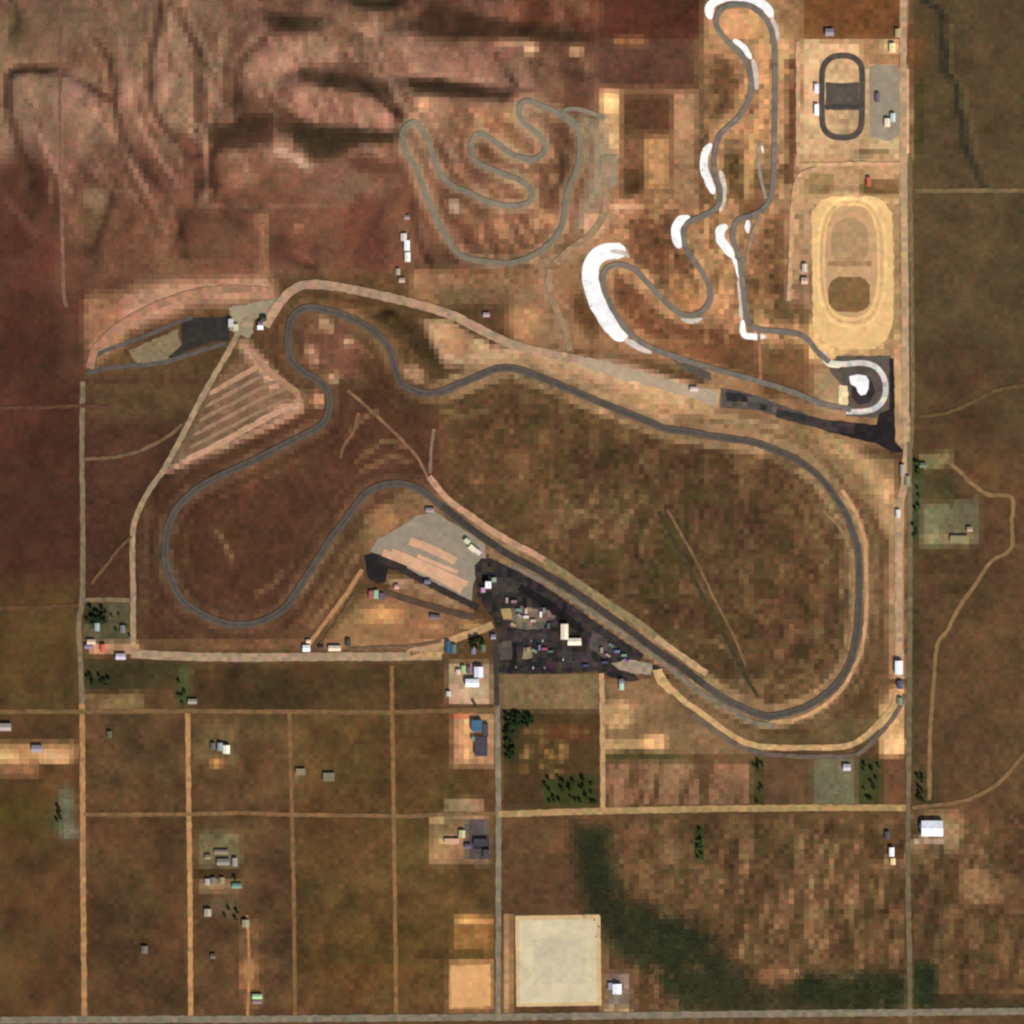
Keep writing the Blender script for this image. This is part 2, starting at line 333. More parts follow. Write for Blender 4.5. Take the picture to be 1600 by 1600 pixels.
paint(rect(1125, 15, 1200, 60, 4, 1), (198, 144, 98), .9); paint(line([(1190,30),(1194,90),(1194,160),(1178,230),(1172,290),(1165,320)], 12, 5), (196, 146, 96))
paint(inpoly([(1132,240),(1160,240),(1162,320),(1148,315),(1132,270)], 5), (96, 72, 42))
paint(line([(1094,70),(1096,170),(1096,260)], 7, 4), (104, 80, 54), .8)
paint(rect(1218, 60, 1236, 310, 4), (190, 148, 104)); paint(rect(1228, 90, 1248, 290, 4, 1), (96, 62, 40))
paint(rect(1190, 540, 1265, 620, 8, 1), (112, 78, 48)); paint(rect(1010, 540, 1190, 590, 6, 1), (104, 70, 42), .0)
paint(inpoly([(1080,510),(1180,525),(1190,590),(1110,565)], 8), (104, 70, 44))
paint(spot(916, 495, 15, 40, -25), (92, 66, 38)); paint(spot(835, 440, 12, 30, -20), (112, 84, 56), .8); paint(spot(820, 495, 28, 30), (186, 134, 94), .7)
paint(rect(640, 420, 860, 475, 10, 1), (160, 118, 82), .8); paint(rect(680, 448, 790, 470, 6, 1), (122, 96, 66), .8)
paint(inpoly([(660,500),(700,500),(760,540),(860,545),(1130,610),(1120,640),(1040,655),(950,612),(830,572),(690,575)], 6), (192, 148, 110))
paint(inpoly([(680,510),(730,515),(745,545),(700,555)], 8), (202, 146, 104))
paint(line([(690,562),(740,560),(800,550)], 6, 3), (222, 176, 136)); paint(spot(750, 540, 12, 14), (236, 190, 140))
paint(inpoly([(1000,600),(1120,635),(1110,660),(1030,650),(960,620)], 6), (186, 144, 96), .8)
# north west road fan
paint(inpoly([(140,470),(260,440),(420,430),(440,470),(300,480),(200,520),(140,575)], 14), (174, 130, 100)); paint(rect(135, 462, 190, 540, 12, 1), (150, 108, 76))
fan = inpoly([(258,735),(325,605),(395,548),(445,600),(490,612),(492,632),(400,672),(290,735)], 7)
paint(fan, (116, 88, 64)); qs = CY + .52 * CX + 5 * (n2 - .5)
paint(fan * sstep(.5, .7, n3), (128, 98, 74), .5)
paint(line([(262,735),(330,705),(400,675),(470,640)], 5, 3), (182, 136, 108)); paint(line([(380,540),(400,560),(430,600)], 10, 8), (202, 156, 120), .9)
paint(spot(495, 625, 9, 12), (212, 150, 110)); paint(line([(430,640),(468,632)], 5, 4), (206, 156, 124))
paint(inpoly([(470,500),(540,505),(590,560),(595,600),(530,590),(470,565)], 8), (114, 76, 56))
for x, y, r in [(505,505,9),(515,512,8),(485,552,10),(492,565,8),(545,532,8),(520,590,10),(642,583,13),(655,590,10)]: paint(spot(x, y, r, r), (192, 148, 112), .9)
paint(inpoly([(550,560),(600,560),(620,610),(680,625),(640,650),(570,590)], 8), (82, 54, 34))
paint(line([(610,498),(640,525),(665,550),(690,580)], 10, 8), (66, 50, 28), .85); paint(line([(490,470),(560,475),(610,490)], 6, 4), (82, 54, 32), .8)
paint(rect(140, 600, 320, 660, 16, 1), (98, 74, 46), .8)
# pit side ground
paint(inpoly([(600,900),(640,905),(690,925),(740,955),(690,945),(620,925)], 4), (164, 130, 96)); paint(inpoly([(495,1012),(575,925),(640,915),(740,965),(690,1020)], 6), (140, 102, 68)); paint(rect(570, 950, 630, 975, 7, 1), (186, 136, 86)); paint(spot(600, 960, 16, 9), (196, 142, 88))
paint(rect(655, 972, 690, 985, 5, 1), (180, 132, 86), .8); paint(spot(670, 1012, 22, 9), (204, 160, 112), .9); paint(spot(740, 980, 20, 10), (196, 150, 96), .8)
paint(inpoly([(540,880),(575,800),(640,760),(690,790),(690,810),(600,845),(575,870)], 8), (136, 102, 68)); paint(spot(600, 815, 22, 18, -30), (162, 114, 76), .8)
paint(inpoly([(455,985),(520,880),(560,830),(575,860),(540,910),(490,1005)], 8), (106, 72, 48), .8)
for k in range(4): paint(line([(470 + k * 14, 985 - k * 3), (510 + k * 14, 930 - k * 5), (545 + k * 12, 870)], 2.5, 2), (142, 100, 66) if k % 2 else (96, 62, 42), .7)
# south of the paddock
paint(rect(783, 1052, 938, 1110, 3), (122, 98, 66)); paint(rect(788, 1112, 934, 1262, 3), (84, 56, 32))
paint(rect(944, 1060, 1200, 1182, 8, 1), (128, 98, 66)); paint(rect(945, 1095, 985, 1135, 6, 1), (188, 148, 100)); paint(rect(945, 1155, 1040, 1172, 4, 1), (200, 158, 106))
paint(rect(1010, 1150, 1042, 1172, 4, 1), (236, 184, 124), .8); paint(rect(945, 1176, 1060, 1190, 3, 1), (76, 72, 38), .9)
paint(rect(1060, 1180, 1200, 1192, 4), (92, 68, 40))
paint(rect(946, 1192, 1172, 1258, 4, 1), (136, 98, 70)); paint(rect(1174, 1184, 1195, 1258, 4), (70, 64, 36)); paint(rect(1196, 1190, 1270, 1258, 4), (102, 72, 48))
paint(rect(1270, 1185, 1335, 1255, 5, 1), (112, 104, 76)); paint(rect(1340, 1185, 1378, 1255, 4), (60, 62, 32)); paint(rect(1378, 1180, 1415, 1258, 4), (104, 74, 48))
paint(rect(1150, 1118, 1400, 1165, 10, 1), (104, 82, 52)); paint(rect(1372, 1075, 1414, 1182, 5, 1), (206, 160, 108)); paint(rect(1378, 1150, 1412, 1178, 4, 1), (232, 186, 126), .9)
paint(inpoly([(1130,640),(1250,665),(1330,700),(1400,720),(1405,800),(1385,830),(1340,770),(1290,725),(1220,700),(1150,680)], 8), (150, 116, 78))
paint(line([(1290,690),(1350,725),(1380,770),(1392,830)], 12, 8), (190, 148, 102), .9); paint(spot(1385, 760, 10, 16), (214, 168, 114), .8)
paint(rect(1385, 780, 1416, 1060, 4, 1), (166, 128, 90)); paint(rect(1360, 830, 1388, 1100, 8, 1), (110, 82, 52), .8)
paint(line([(1310,780),(1330,830),(1340,900)], 22, 8), (124, 94, 62), .45)
# kart and oval grounds
paint(rect(1252, 64, 1422, 250, 4, 1), (206, 164, 120)); paint(rect(1345, 66, 1410, 104, 4), (160, 120, 82)); paint(spot(1393, 75, 16, 10), (226, 182, 128)); paint(rect(1408, 40, 1422, 105, 3), (112, 70, 44))
paint(rect(1240, 245, 1412, 318, 4, 1), (196, 150, 106)); paint(rect(1262, 272, 1300, 305, 5, 1), (156, 122, 80)); paint(rect(1345, 280, 1406, 306, 4, 1), (132, 98, 62)); paint(rect(1340, 235, 1392, 243, 3), (112, 84, 56))
paint(rect(1225, 318, 1270, 480, 5, 1), (182, 142, 104)); paint(rect(1243, 330, 1258, 378, 4), (150, 120, 84)); paint(rect(1276, 332, 1290, 370, 3), (150, 122, 84), .0)
paint(rect(1196, 475, 1262, 508, 4, 1), (112, 84, 52)); paint(rect(1262, 505, 1400, 562, 8, 1), (214, 168, 112)); paint(rect(1385, 318, 1412, 560, 5, 1), (160, 126, 86))
paint(rect(1275, 575, 1320, 650, 8, 1), (170, 134, 96)); paint(rect(1395, 520, 1412, 700, 5, 1), (192, 150, 106))
# farm plots and yards
paint(rect(133, 940, 205, 1008, 3), (92, 82, 58)); paint(rect(134, 948, 166, 976, 3), (44, 44, 24)); paint(rect(140, 1004, 220, 1024, 4, 1), (196, 142, 106)); paint(rect(226, 990, 250, 1006, 5, 1), (60, 44, 22), .8)
paint(rect(134, 1032, 290, 1078, 4, 1), (68, 56, 32)); paint(rect(134, 1056, 172, 1072, 3, 1), (46, 50, 28)); paint(rect(134, 1084, 225, 1112, 5, 1), (134, 102, 66))
paint(rect(278, 1040, 300, 1104, 4, 1), (66, 72, 40), .8); paint(rect(300, 1040, 690, 1110, 4), (76, 56, 32))
paint(rect(-60, 1160, 118, 1192, 3, 1), (172, 130, 84)); paint(rect(-60, 1174, 28, 1190, 3), (226, 176, 118)); paint(rect(66, 1172, 106, 1190, 3), (226, 178, 124))
paint(rect(-60, 1190, 60, 1215, 6, 1), (136, 100, 66), .8)
paint(spot(105, 1270, 14, 40), (100, 96, 76), .85); paint(spot(112, 1300, 12, 10), (118, 110, 90), .8); paint(spot(85, 1280, 14, 16), (66, 64, 40), .8); paint(rect(-60, 1240, 70, 1305, 20, 1), (74, 58, 24), .7)
paint(rect(300, 1130, 372, 1192, 5, 1), (104, 84, 52)); paint(spot(340, 1190, 10, 8), (176, 124, 70)); paint(rect(462, 1200, 535, 1224, 3, 1), (118, 104, 72)); paint(rect(460, 1224, 540, 1240, 6, 1), (104, 80, 62), .7)
paint(rect(310, 1300, 376, 1360, 4, 1), (106, 88, 62)); paint(rect(305, 1355, 376, 1372, 3), (62, 48, 26)); paint(rect(310, 1376, 376, 1395, 3, 1), (126, 106, 72)); paint(rect(318, 1400, 375, 1432, 5, 1), (90, 76, 50))
paint(rect(375, 1440, 408, 1575, 4, 1), (122, 88, 56)); paint(rect(376, 1505, 400, 1545, 4, 1), (172, 120, 74), .8)
paint(rect(135, 1280, 292, 1585, 4), (82, 58, 35)); paint(rect(464, 1120, 770, 1585, 20), (92, 67, 37)); paint(rect(500, 1440, 700, 1540, 40, 1), (98, 70, 34), .7)
paint(rect(648, 1484, 700, 1500, 8, 1), (66, 50, 26), .7); paint(rect(464, 1480, 640, 1505, 8, 1), (76, 60, 30), .6)
paint(rect(700, 1035, 768, 1100, 2), (176, 144, 112)); paint(rect(706, 1112, 774, 1198, 3), (178, 134, 94)); paint(rect(722, 1116, 738, 1190, 2), (230, 178, 116)); paint(rect(706, 1114, 736, 1122, 2), (208, 124, 84))
paint(rect(672, 1272, 766, 1350, 4, 1), (150, 112, 76)); paint(rect(693, 1246, 756, 1278, 4, 1), (166, 130, 94)); paint(rect(672, 1272, 692, 1288, 2), (206, 152, 108)); paint(rect(726, 1280, 764, 1342, 3, 1), (88, 78, 74)); paint(rect(738, 1308, 764, 1328, 2), (52, 44, 48)); paint(rect(690, 1309, 720, 1319, 2), (212, 166, 124))
paint(rect(708, 1430, 770, 1504, 3), (142, 102, 54)); paint(rect(712, 1434, 770, 1444, 2), (186, 140, 82)); paint(rect(700, 1500, 770, 1580, 3), (186, 134, 84)); paint(rect(710, 1486, 760, 1497, 3), (92, 68, 32))
paint(rect(786, 1278, 935, 1425, 4), (96, 68, 43)); paint(rect(786, 1428, 800, 1582, 3), (176, 132, 90)); paint(rect(938, 1430, 950, 1580, 3), (130, 96, 62))
paint(rect(950, 1520, 985, 1578, 3), (126, 108, 92)); paint(rect(940, 1572, 985, 1588, 3), (170, 136, 102)); paint(rect(990, 1515, 1060, 1575, 8, 1), (104, 70, 46), .8)
paint(rect(960, 1275, 1416, 1500, 10), (98, 69, 44)); paint(rect(1426, 1275, 1900, 1560, 10), (98, 68, 44)); paint(rect(-300, 1600, 1900, 1900, 3), (98, 62, 42))
# green wash in the south
wash = inpoly([(898,1290),(950,1300),(955,1350),(985,1410),(1045,1425),(1105,1450),(1160,1530),(1200,1560),(1190,1580),(1060,1575),(1010,1520),(955,1480),(925,1430),(905,1370)], 24)
paint(wash, (42, 41, 24), .97); paint(rect(1240, 1520, 1410, 1580, 14, 1), (46, 48, 26), .95); paint(rect(1430, 1500, 1465, 1575, 8, 1), (40, 48, 26), .95); paint(rect(1460, 1555, 1700, 1580, 8, 1), (66, 50, 28), .9)
paint(rect(1085, 1290, 1102, 1350, 5, 1), (56, 66, 26), .8); paint(spot(1055, 1365, 12, 9), (60, 62, 30), .8)
# orchard greens
paint(rect(790, 1112, 932, 1262, 4) * (.2 + n2), (60, 56, 30), .7)
paint(rect(788, 1113, 832, 1135, 3), (34, 46, 22)); paint(rect(788, 1120, 806, 1190, 6, 1), (40, 50, 24), .9); paint(rect(850, 1212, 932, 1260, 6, 1), (52, 56, 26), .9); paint(rect(845, 1130, 932, 1160, 6, 1), (88, 54, 32), .8)
for _ in range(26):
    x = random.uniform(812, 920); y = random.uniform(1135, 1215); paint(spot(x, y, 5, 6), random.choice([(150, 112, 62), (140, 100, 62), (116, 98, 52)]), .7)
paint(rect(1425, 720, 1440, 840, 4, 1), (60, 68, 42)); paint(rect(1438, 740, 1500, 780, 8, 1), (72, 62, 36)); paint(inpoly([(1438,712),(1485,705),(1490,725),(1445,735)], 4), (132, 114, 76))
paint(inpoly([(1440,790),(1530,780),(1532,852),(1440,856)], 4), (106, 98, 70)); paint(rect(1440, 833, 1520, 850, 3, 1), (140, 120, 82), .8); paint(rect(1435, 858, 1530, 900, 8), (78, 58, 34), .8); paint(spot(1490, 918, 22, 14), (62, 50, 28), .8)
paint(rect(1424, 840, 1434, 1250, 4, 1), (68, 62, 38), .8); paint(rect(1440, 1195, 1470, 1260, 5, 1), (58, 56, 30), .6); paint(rect(1420, 1265, 1505, 1340, 6, 1), (150, 116, 80), .8); paint(rect(1424, 1306, 1480, 1318, 3), (190, 160, 128), .8)
paint(rect(1382, 1335, 1420, 1362, 4, 1), (170, 126, 90)); paint(rect(1360, 1275, 1380, 1340, 4, 1), (68, 54, 30), .8); paint(inpoly([(1505,1360),(1570,1358),(1572,1405),(1545,1412),(1500,1405)], 6), (140, 100, 68), .8)
# eastern dry channel
paint(line([(1432,-10),(1448,4),(1466,12),(1474,34),(1470,58),(1477,84),(1474,108),(1488,122),(1497,138),(1494,165),(1504,190),(1506,222),(1515,246),(1524,262),(1532,286),(1545,300)], 4.5, 4) * (.6 + .7 * n3), (50, 45, 36), .95); paint(rect(1430, 130, 1446, 240, 6, 1), (62, 56, 28), .8)
paint(rect(1420, 60, 1450, 105, 10, 1), (110, 72, 36), .6); paint(line([(1486,40),(1488,110),(1505,140),(1530,250)], 3, 2), (106, 90, 56), .7)
mc = catmull(MAIN, True, 6); mc = np.vstack([mc, mc[:1]])
dm = seg_nearest(mc, CX, CY, 60)[0]; es = sstep(640, 760, CX)
paint(sstep(18, 12, dm) * (.15 + 1.3 * (n3 - .2)), (136, 104, 74), .55); paint(sstep(22, 14, dm) * es * (.4 + n3), (162, 128, 92), .7); paint(sstep(5, 1, np.abs(dm - 27)) * es * n3 * 1.6 * sstep(1240, 1300, CX), (158, 124, 88), .7)
paint(sstep(20, 12, dm) * sstep(300, 240, CX) * n3, (122, 92, 66), .6)
paint(sstep(4, 0, np.abs(dm - 24)) * (n2 + .2), (70, 50, 32), .6); paint(sstep(4, 1, np.abs(dm - 31)) * (n2), (128, 96, 64), .5); paint(sstep(4, 1, np.abs(dm - 40)) * n2, (74, 50, 34), .4)
paint(line([(228,1004),(300,1006),(400,1008),(470,1004)], 7, 5), (116, 80, 54), .8); paint(line([(232,780),(226,860),(226,960)], 5, 4), (104, 76, 52), .7)
# scrubby mottling of the infield and deserts
mot = inpoly([(700,640),(830,600),(1000,670),(1240,720),(1310,820),(1320,1000),(1220,1095),(1100,1050),(720,770)], 30) * 0.9 + rect(950, 1275, 1900, 1590, 20) + rect(1180, 760, 1330, 1090, 40) * .3
st = fbm(CX, CY, 16, 201, 3, 34)
paint(mot * sstep(.54, .72, st), (126, 94, 62), .62); paint(mot * sstep(.46, .28, st), (72, 58, 32), .8)
inf = rect(850, 720, 1120, 1020, 60)
paint(inf * sstep(.52, .7, fbm(CX, CY, 30, 222, 3)), (78, 66, 34), .8); paint(mot * sstep(.60, .74, hash2(np.floor(CX / 7.8), np.floor(CY / 7.8), 501)) * sstep(.4, .6, n2), (90, 80, 44), .4); paint(rect(850, 760, 990, 860, 30) * sstep(.56, .7, n3), (138, 102, 70), .6)
strk = rect(945, 1190, 1180, 1262, 6) + rect(1120, 1285, 1415, 1500, 30) + .8 * rect(1430, 1320, 1900, 1540, 30)
paint(strk * sstep(.5, .7, fbm(CX + .22 * CY + 14 * n2, CY, 11, 231, 3, 46)), (154, 116, 80), .6); paint(strk * sstep(.46, .3, fbm(CX + .22 * CY, CY, 11, 232, 2, 50)), (70, 50, 28), .7)
hst = hm * sstep(420, 300, CY)
paint(hst * sstep(.55, .75, fbm(CX - CY * .45, CY, 14, 241, 2, 60)), (146, 106, 82), .5); paint(hm * sstep(.57, .75, fbm(CX - CY * .45, CY, 12, 242, 2, 50)), (92, 60, 42), .5)
SPURS = [[(268,20),(262,70),(256,130),(280,180),(310,220)], [(190,60),(200,110),(210,170),(240,230),(280,290)], [(50,140),(60,200),(80,250),(110,300)],
 [(330,90),(334,140),(330,190)], [(350,60),(345,110),(346,170)], [(426,66),(440,90),(448,110)], [(385,110),(400,130),(410,150)], [(560,45),(580,60),(592,90)],
 [(630,120),(645,150),(668,180),(700,230),(740,290),(800,340)], [(690,215),(730,280),(790,320)], [(600,180),(612,200)], [(300,190),(325,215),(322,260),(318,320)],
 [(120,140),(150,170),(190,230),(230,300),(262,360)], [(92,150),(95,200),(94,250)], [(410,100),(430,150),(470,180)], [(560,190),(590,240),(625,262)], [(208,300),(230,350),(250,400)], [(650,110),(700,122),(770,128)], [(870,180),(905,210),(925,250)]]
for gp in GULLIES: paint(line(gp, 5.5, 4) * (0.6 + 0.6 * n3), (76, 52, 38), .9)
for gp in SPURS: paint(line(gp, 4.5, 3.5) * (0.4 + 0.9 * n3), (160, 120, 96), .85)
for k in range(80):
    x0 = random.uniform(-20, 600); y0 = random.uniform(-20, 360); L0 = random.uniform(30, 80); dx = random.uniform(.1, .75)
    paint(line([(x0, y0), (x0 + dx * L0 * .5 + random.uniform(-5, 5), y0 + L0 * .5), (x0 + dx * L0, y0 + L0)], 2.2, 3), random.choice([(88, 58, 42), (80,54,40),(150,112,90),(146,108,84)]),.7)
paint(rect(330, 255, 640, 425, 16, 1), (98, 64, 46), .8); paint(spot(540, 285, 66, 34), (110, 80, 62), .8); paint(rect(130, 315, 330, 430, 16, 1), (104, 70, 48), .6); paint(spot(382, 280, 26, 18), (126, 90, 66), .8)
paint(spot(440, 385, 24, 22), (88, 54, 38), .6); paint(spot(565, 350, 28, 26), (88, 52, 38), .7); paint(spot(590, 265, 30, 10), (92, 58, 40), .7)
paint(line([(330,245),(328,270),(332,300),(345,322),(370,335)], 6, 6), (84, 52, 38), .7); paint(line([(300,315),(330,322),(420,325),(560,318)], 3, 3), (126, 94, 74), .5)
paint(line([(265,322),(272,345),(282,375)], 3, 3), (136, 98, 74), .7); paint(line([(640,290),(645,320),(650,345)], 5, 4), (88, 58, 40), .8)
paint(spot(60, 40, 60, 26), (116, 92, 64), .6); paint(spot(25, 45, 12, 30), (84, 70, 44), .7); paint(spot(150, 340, 30, 12), (116, 84, 56), .6)
for yy in (300, 330, 355, 380, 405): paint(line([(140 + yy * .1, yy), (240, yy + 6), (330, yy + 2)], 2.5, 4), (128, 90, 66), .35)
upper = inpoly([(640,200),(720,170),(900,170),(930,330),(860,400),(720,400),(660,320)], 14)
paint(upper * sstep(.5, .7, fbm(CX - CY * .6, CY, 12, 251, 2, 30)), (178, 126, 88), .7); paint(upper * sstep(.5, .3, fbm(CX - CY * .6, CY, 14, 252, 2, 30)), (108, 70, 46), .7)
sv = seg_nearest(catmull(STREETS, False, 8), CX, CY, 40)[0]
paint(sstep(22, 8, sv) * rect(950, 20, 1250, 540, 8) * (0.4 + n3), (190, 140, 96), .75)
paint(sstep(22, 6, seg_nearest(np.vstack([catmull(HILLC, True, 8), catmull(HILLC, True, 8)[:1]]), CX, CY, 40)[0]) * (n2 - .2), (172, 124, 88), .7)
hc = np.vstack([catmull(HILLC, True, 8), catmull(HILLC, True, 8)[:1]]); dh = seg_nearest(hc, CX, CY, 40)[0]
paint(inpoly([(900,178),(945,188),(962,250),(952,320),(928,350),(893,366),(906,300),(914,240)], 6), (138, 118, 92), .75)
paint(line([(915,190),(932,225),(934,270),(922,315),(900,350)], 4, 3), (146, 128, 102), .8); paint(line([(908,240),(912,280),(900,320)], 3, 3), (104, 78, 54), .6)
paint(sstep(13, 6, dh) * (.5 + n3), (150, 122, 94), .7); paint(sstep(3.5, 0, np.abs(dh - 17)) * (n3 + .2), (104, 70, 48), .7)
paint(line([(850,412),(850,440),(858,470),(872,500),(884,540)], 8, 5), (160, 126, 96), .7); paint(line([(840,410),(900,392),(940,350),(960,330)], 10, 6), (168, 132, 100), .7)
strm = inpoly([(960,310),(1120,310),(1250,330),(1260,530),(1000,540),(950,430)], 14) + rect(1090, 60, 1240, 330, 10)
paint(strm * sstep(.54, .72, n3), (186, 136, 92), .55); paint(strm * sstep(.44, .3, fbm(CX, CY, 18, 261, 2, 34)), (104, 72, 46), .6)
for x, y, rx, ry, c in [(440,240,14,6,(176,142,118)),(465,252,20,7,(164,130,108)),(477,262,12,6,(168,134,110)),(605,190,9,13,(178,122,100)),(660,165,12,10,(206,148,110)),(585,50,9,16,(164,118,92)),
                         (800,68,24,7,(206,164,124)),(827,80,12,9,(214,164,128)),(898,84,10,8,(206,158,112)),(710,322,9,12,(196,166,134)),(466,358,7,6,(164,108,78)),(835,350,8,12,(172,130,92)),(862,345,8,10,(176,124,88)),
                         (980,322,24,8,(206,156,118)),(930,352,18,18,(214,162,122)),(110,150,22,30,(150,114,94)),(150,310,22,18,(138,108,84)),(1400,280,6,6,(160,120,84))]:
    paint(spot(x, y, rx, ry, 25 if x < 500 else 0), c, .85)
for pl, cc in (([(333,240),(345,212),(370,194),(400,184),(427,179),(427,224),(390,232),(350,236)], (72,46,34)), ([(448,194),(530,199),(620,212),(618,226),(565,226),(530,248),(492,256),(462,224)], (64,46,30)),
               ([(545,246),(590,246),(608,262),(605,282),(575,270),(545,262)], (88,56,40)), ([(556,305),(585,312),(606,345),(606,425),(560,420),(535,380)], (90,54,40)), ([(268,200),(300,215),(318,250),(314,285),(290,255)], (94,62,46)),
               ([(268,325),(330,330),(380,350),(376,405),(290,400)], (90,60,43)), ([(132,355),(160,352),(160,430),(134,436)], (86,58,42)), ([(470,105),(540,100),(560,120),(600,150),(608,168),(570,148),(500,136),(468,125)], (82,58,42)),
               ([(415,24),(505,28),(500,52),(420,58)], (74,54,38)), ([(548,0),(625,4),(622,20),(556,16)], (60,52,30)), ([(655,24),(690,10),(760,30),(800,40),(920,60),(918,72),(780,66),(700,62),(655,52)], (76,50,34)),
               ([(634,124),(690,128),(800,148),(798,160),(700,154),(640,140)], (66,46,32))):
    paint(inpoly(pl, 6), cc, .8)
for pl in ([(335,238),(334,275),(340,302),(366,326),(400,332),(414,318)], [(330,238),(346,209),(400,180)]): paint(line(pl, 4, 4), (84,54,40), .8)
paint(line([(432,175),(431,225)], 3, 3), (126,90,64), .8); paint(line([(330,300),(320,318)], 4, 3), (140,104,84), .7); paint(rect(402, 336, 420, 430, 3, 1), (138, 96, 72), .8)
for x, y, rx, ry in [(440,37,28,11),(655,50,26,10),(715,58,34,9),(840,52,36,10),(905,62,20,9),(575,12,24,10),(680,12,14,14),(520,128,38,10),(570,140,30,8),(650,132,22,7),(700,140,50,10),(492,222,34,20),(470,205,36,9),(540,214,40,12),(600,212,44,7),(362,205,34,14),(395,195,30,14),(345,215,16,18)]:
    paint(spot(x, y, rx, ry), (50, 40, 24), .42)          # shade of the north faces painted into the ground colour, with some brush
paint(wash * sstep(.36, .6, n3 * .5 + n2 * .5 + .30 * (wash - .5)), (42, 43, 25), .95); paint(rect(1240, 1522, 1412, 1576, 14, 1) * (.4 + n3), (42, 45, 25), .95); paint(rect(1430, 1505, 1466, 1576, 8, 1), (38, 45, 25), .95); paint(rect(1100, 1545, 1240, 1578, 10, 1), (52, 48, 28), .7); paint(rect(1466, 1558, 1800, 1578, 6, 1), (58, 48, 27), .8)
paint(rect(1186, 1512, 1250, 1532, 4, 1), (146, 100, 70), .8); paint(rect(1500, 1356, 1572, 1408, 6, 1) * (.3 + n2), (146, 106, 72), .8); paint(spot(1045, 1335, 16, 20), (122, 98, 66), .7); paint(rect(1350, 1346, 1418, 1362, 5, 1), (126, 90, 62), .7); paint(rect(1195, 1138, 1262, 1152, 5, 1), (74, 54, 30), .7)
paint(rect(1424, 1310, 1484, 1320, 3), (196, 168, 138), .8); paint(rect(1478, 1290, 1500, 1325, 4, 1), (190, 150, 112), .7)
for pts in ([(1075,998),(1105,1000),(1137,1015),(1150,1042),(1164,1072)], [(1218,1052),(1237,1040),(1265,1037)], [(1205,1080),(1240,1062),(1262,1050)], [(1298,1000),(1285,1020),(1270,1030)],
            [(1012,772),(975,810),(945,850)], [(985,770),(948,806),(920,840)], [(930,780),(900,805),(880,830)], [(1040,780),(1010,830),(1000,870)], [(880,780),(905,800),(940,810)], [(690,640),(720,650),(760,640)],
            [(560,720),(600,690),(640,700)], [(565,735),(610,715),(640,722)], [(540,690),(560,660),(590,640)], [(470,930),(500,880),(530,840)], [(340,830),(352,850),(362,875)], [(400,930),(425,915),(440,895)]):
    paint(line(pts, 2.5, 2.5), (140, 110, 72), .8)
paint(sstep(21, 15, dm) * sstep(10, 13, dm) * es * (.3 + .9 * n3), (168, 134, 96), .6)
paint(line([(770,545),(850,556),(950,585),(1050,625),(1120,650),(1220,668)], 5, 4), (196, 156, 116), .6); paint(line([(940,560),(1010,585),(1080,612)], 9, 5), (192, 156, 122), .5)
# patchiness
ix = np.floor(CX / (2 * G)); iy = np.floor(CY / (2 * G))
B = A.reshape(A.shape)
ny, nx = CX.shape
ny2, nx2 = ny // 2 * 2, nx // 2 * 2
Bb = B[:ny2, :nx2].reshape(ny2 // 2, 2, nx2 // 2, 2, 3).mean(axis=(1, 3))
Bb = np.repeat(np.repeat(Bb, 2, 0), 2, 1)
B2 = A.copy(); B2[:ny2, :nx2] = Bb
j = hash2(ix, iy, 301) + hash2(ix, iy, 302) + hash2(ix, iy, 303) - 1.5
jr = hash2(ix, iy, 304) + hash2(ix, iy, 307) - 1.0; jb = hash2(ix, iy, 305) - .5
amp = 0.10 + 0.06 * np.clip(mot + hm + strm + upper, 0, 1)
amp = amp * (1 - .55 * np.clip(hm, 0, 1)) * np.where(CX < 128, .7, 1.0) * np.where((CX > 1430) & (CY < 700), .75, 1)
broad = (1 + .4 * rect(-300, 1040, 780, 1590, 10)) * (0.34 * (n1 - .5) + 0.30 * (n2 - .5))
hue = (1 - .5 * rect(700, 620, 1330, 1100, 40)) * (1 + .9 * rect(-300, 1040, 780, 1590, 10)) * (1 - .75 * rect(1428, -300, 1900, 720, 20)) * (fbm(CX, CY, 70, 111, 3) - .5) * .30 + (fbm(CX, CY, 22, 112, 2) - .5) * .18
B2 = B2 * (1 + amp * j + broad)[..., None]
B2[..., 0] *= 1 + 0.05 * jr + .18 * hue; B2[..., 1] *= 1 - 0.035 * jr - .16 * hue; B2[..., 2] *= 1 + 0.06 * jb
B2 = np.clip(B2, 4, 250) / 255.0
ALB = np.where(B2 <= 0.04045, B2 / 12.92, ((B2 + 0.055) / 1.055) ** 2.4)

# ------------------------------------------------------------------ materials
def new_mat(name):
    m = bpy.data.materials.new(name); m.use_nodes = True
    nt = m.node_tree
    b = nt.nodes['Principled BSDF']; b.inputs['Roughness'].default_value = .95
    b.inputs['Specular IOR Level'].default_value = .08
    return m, nt, b

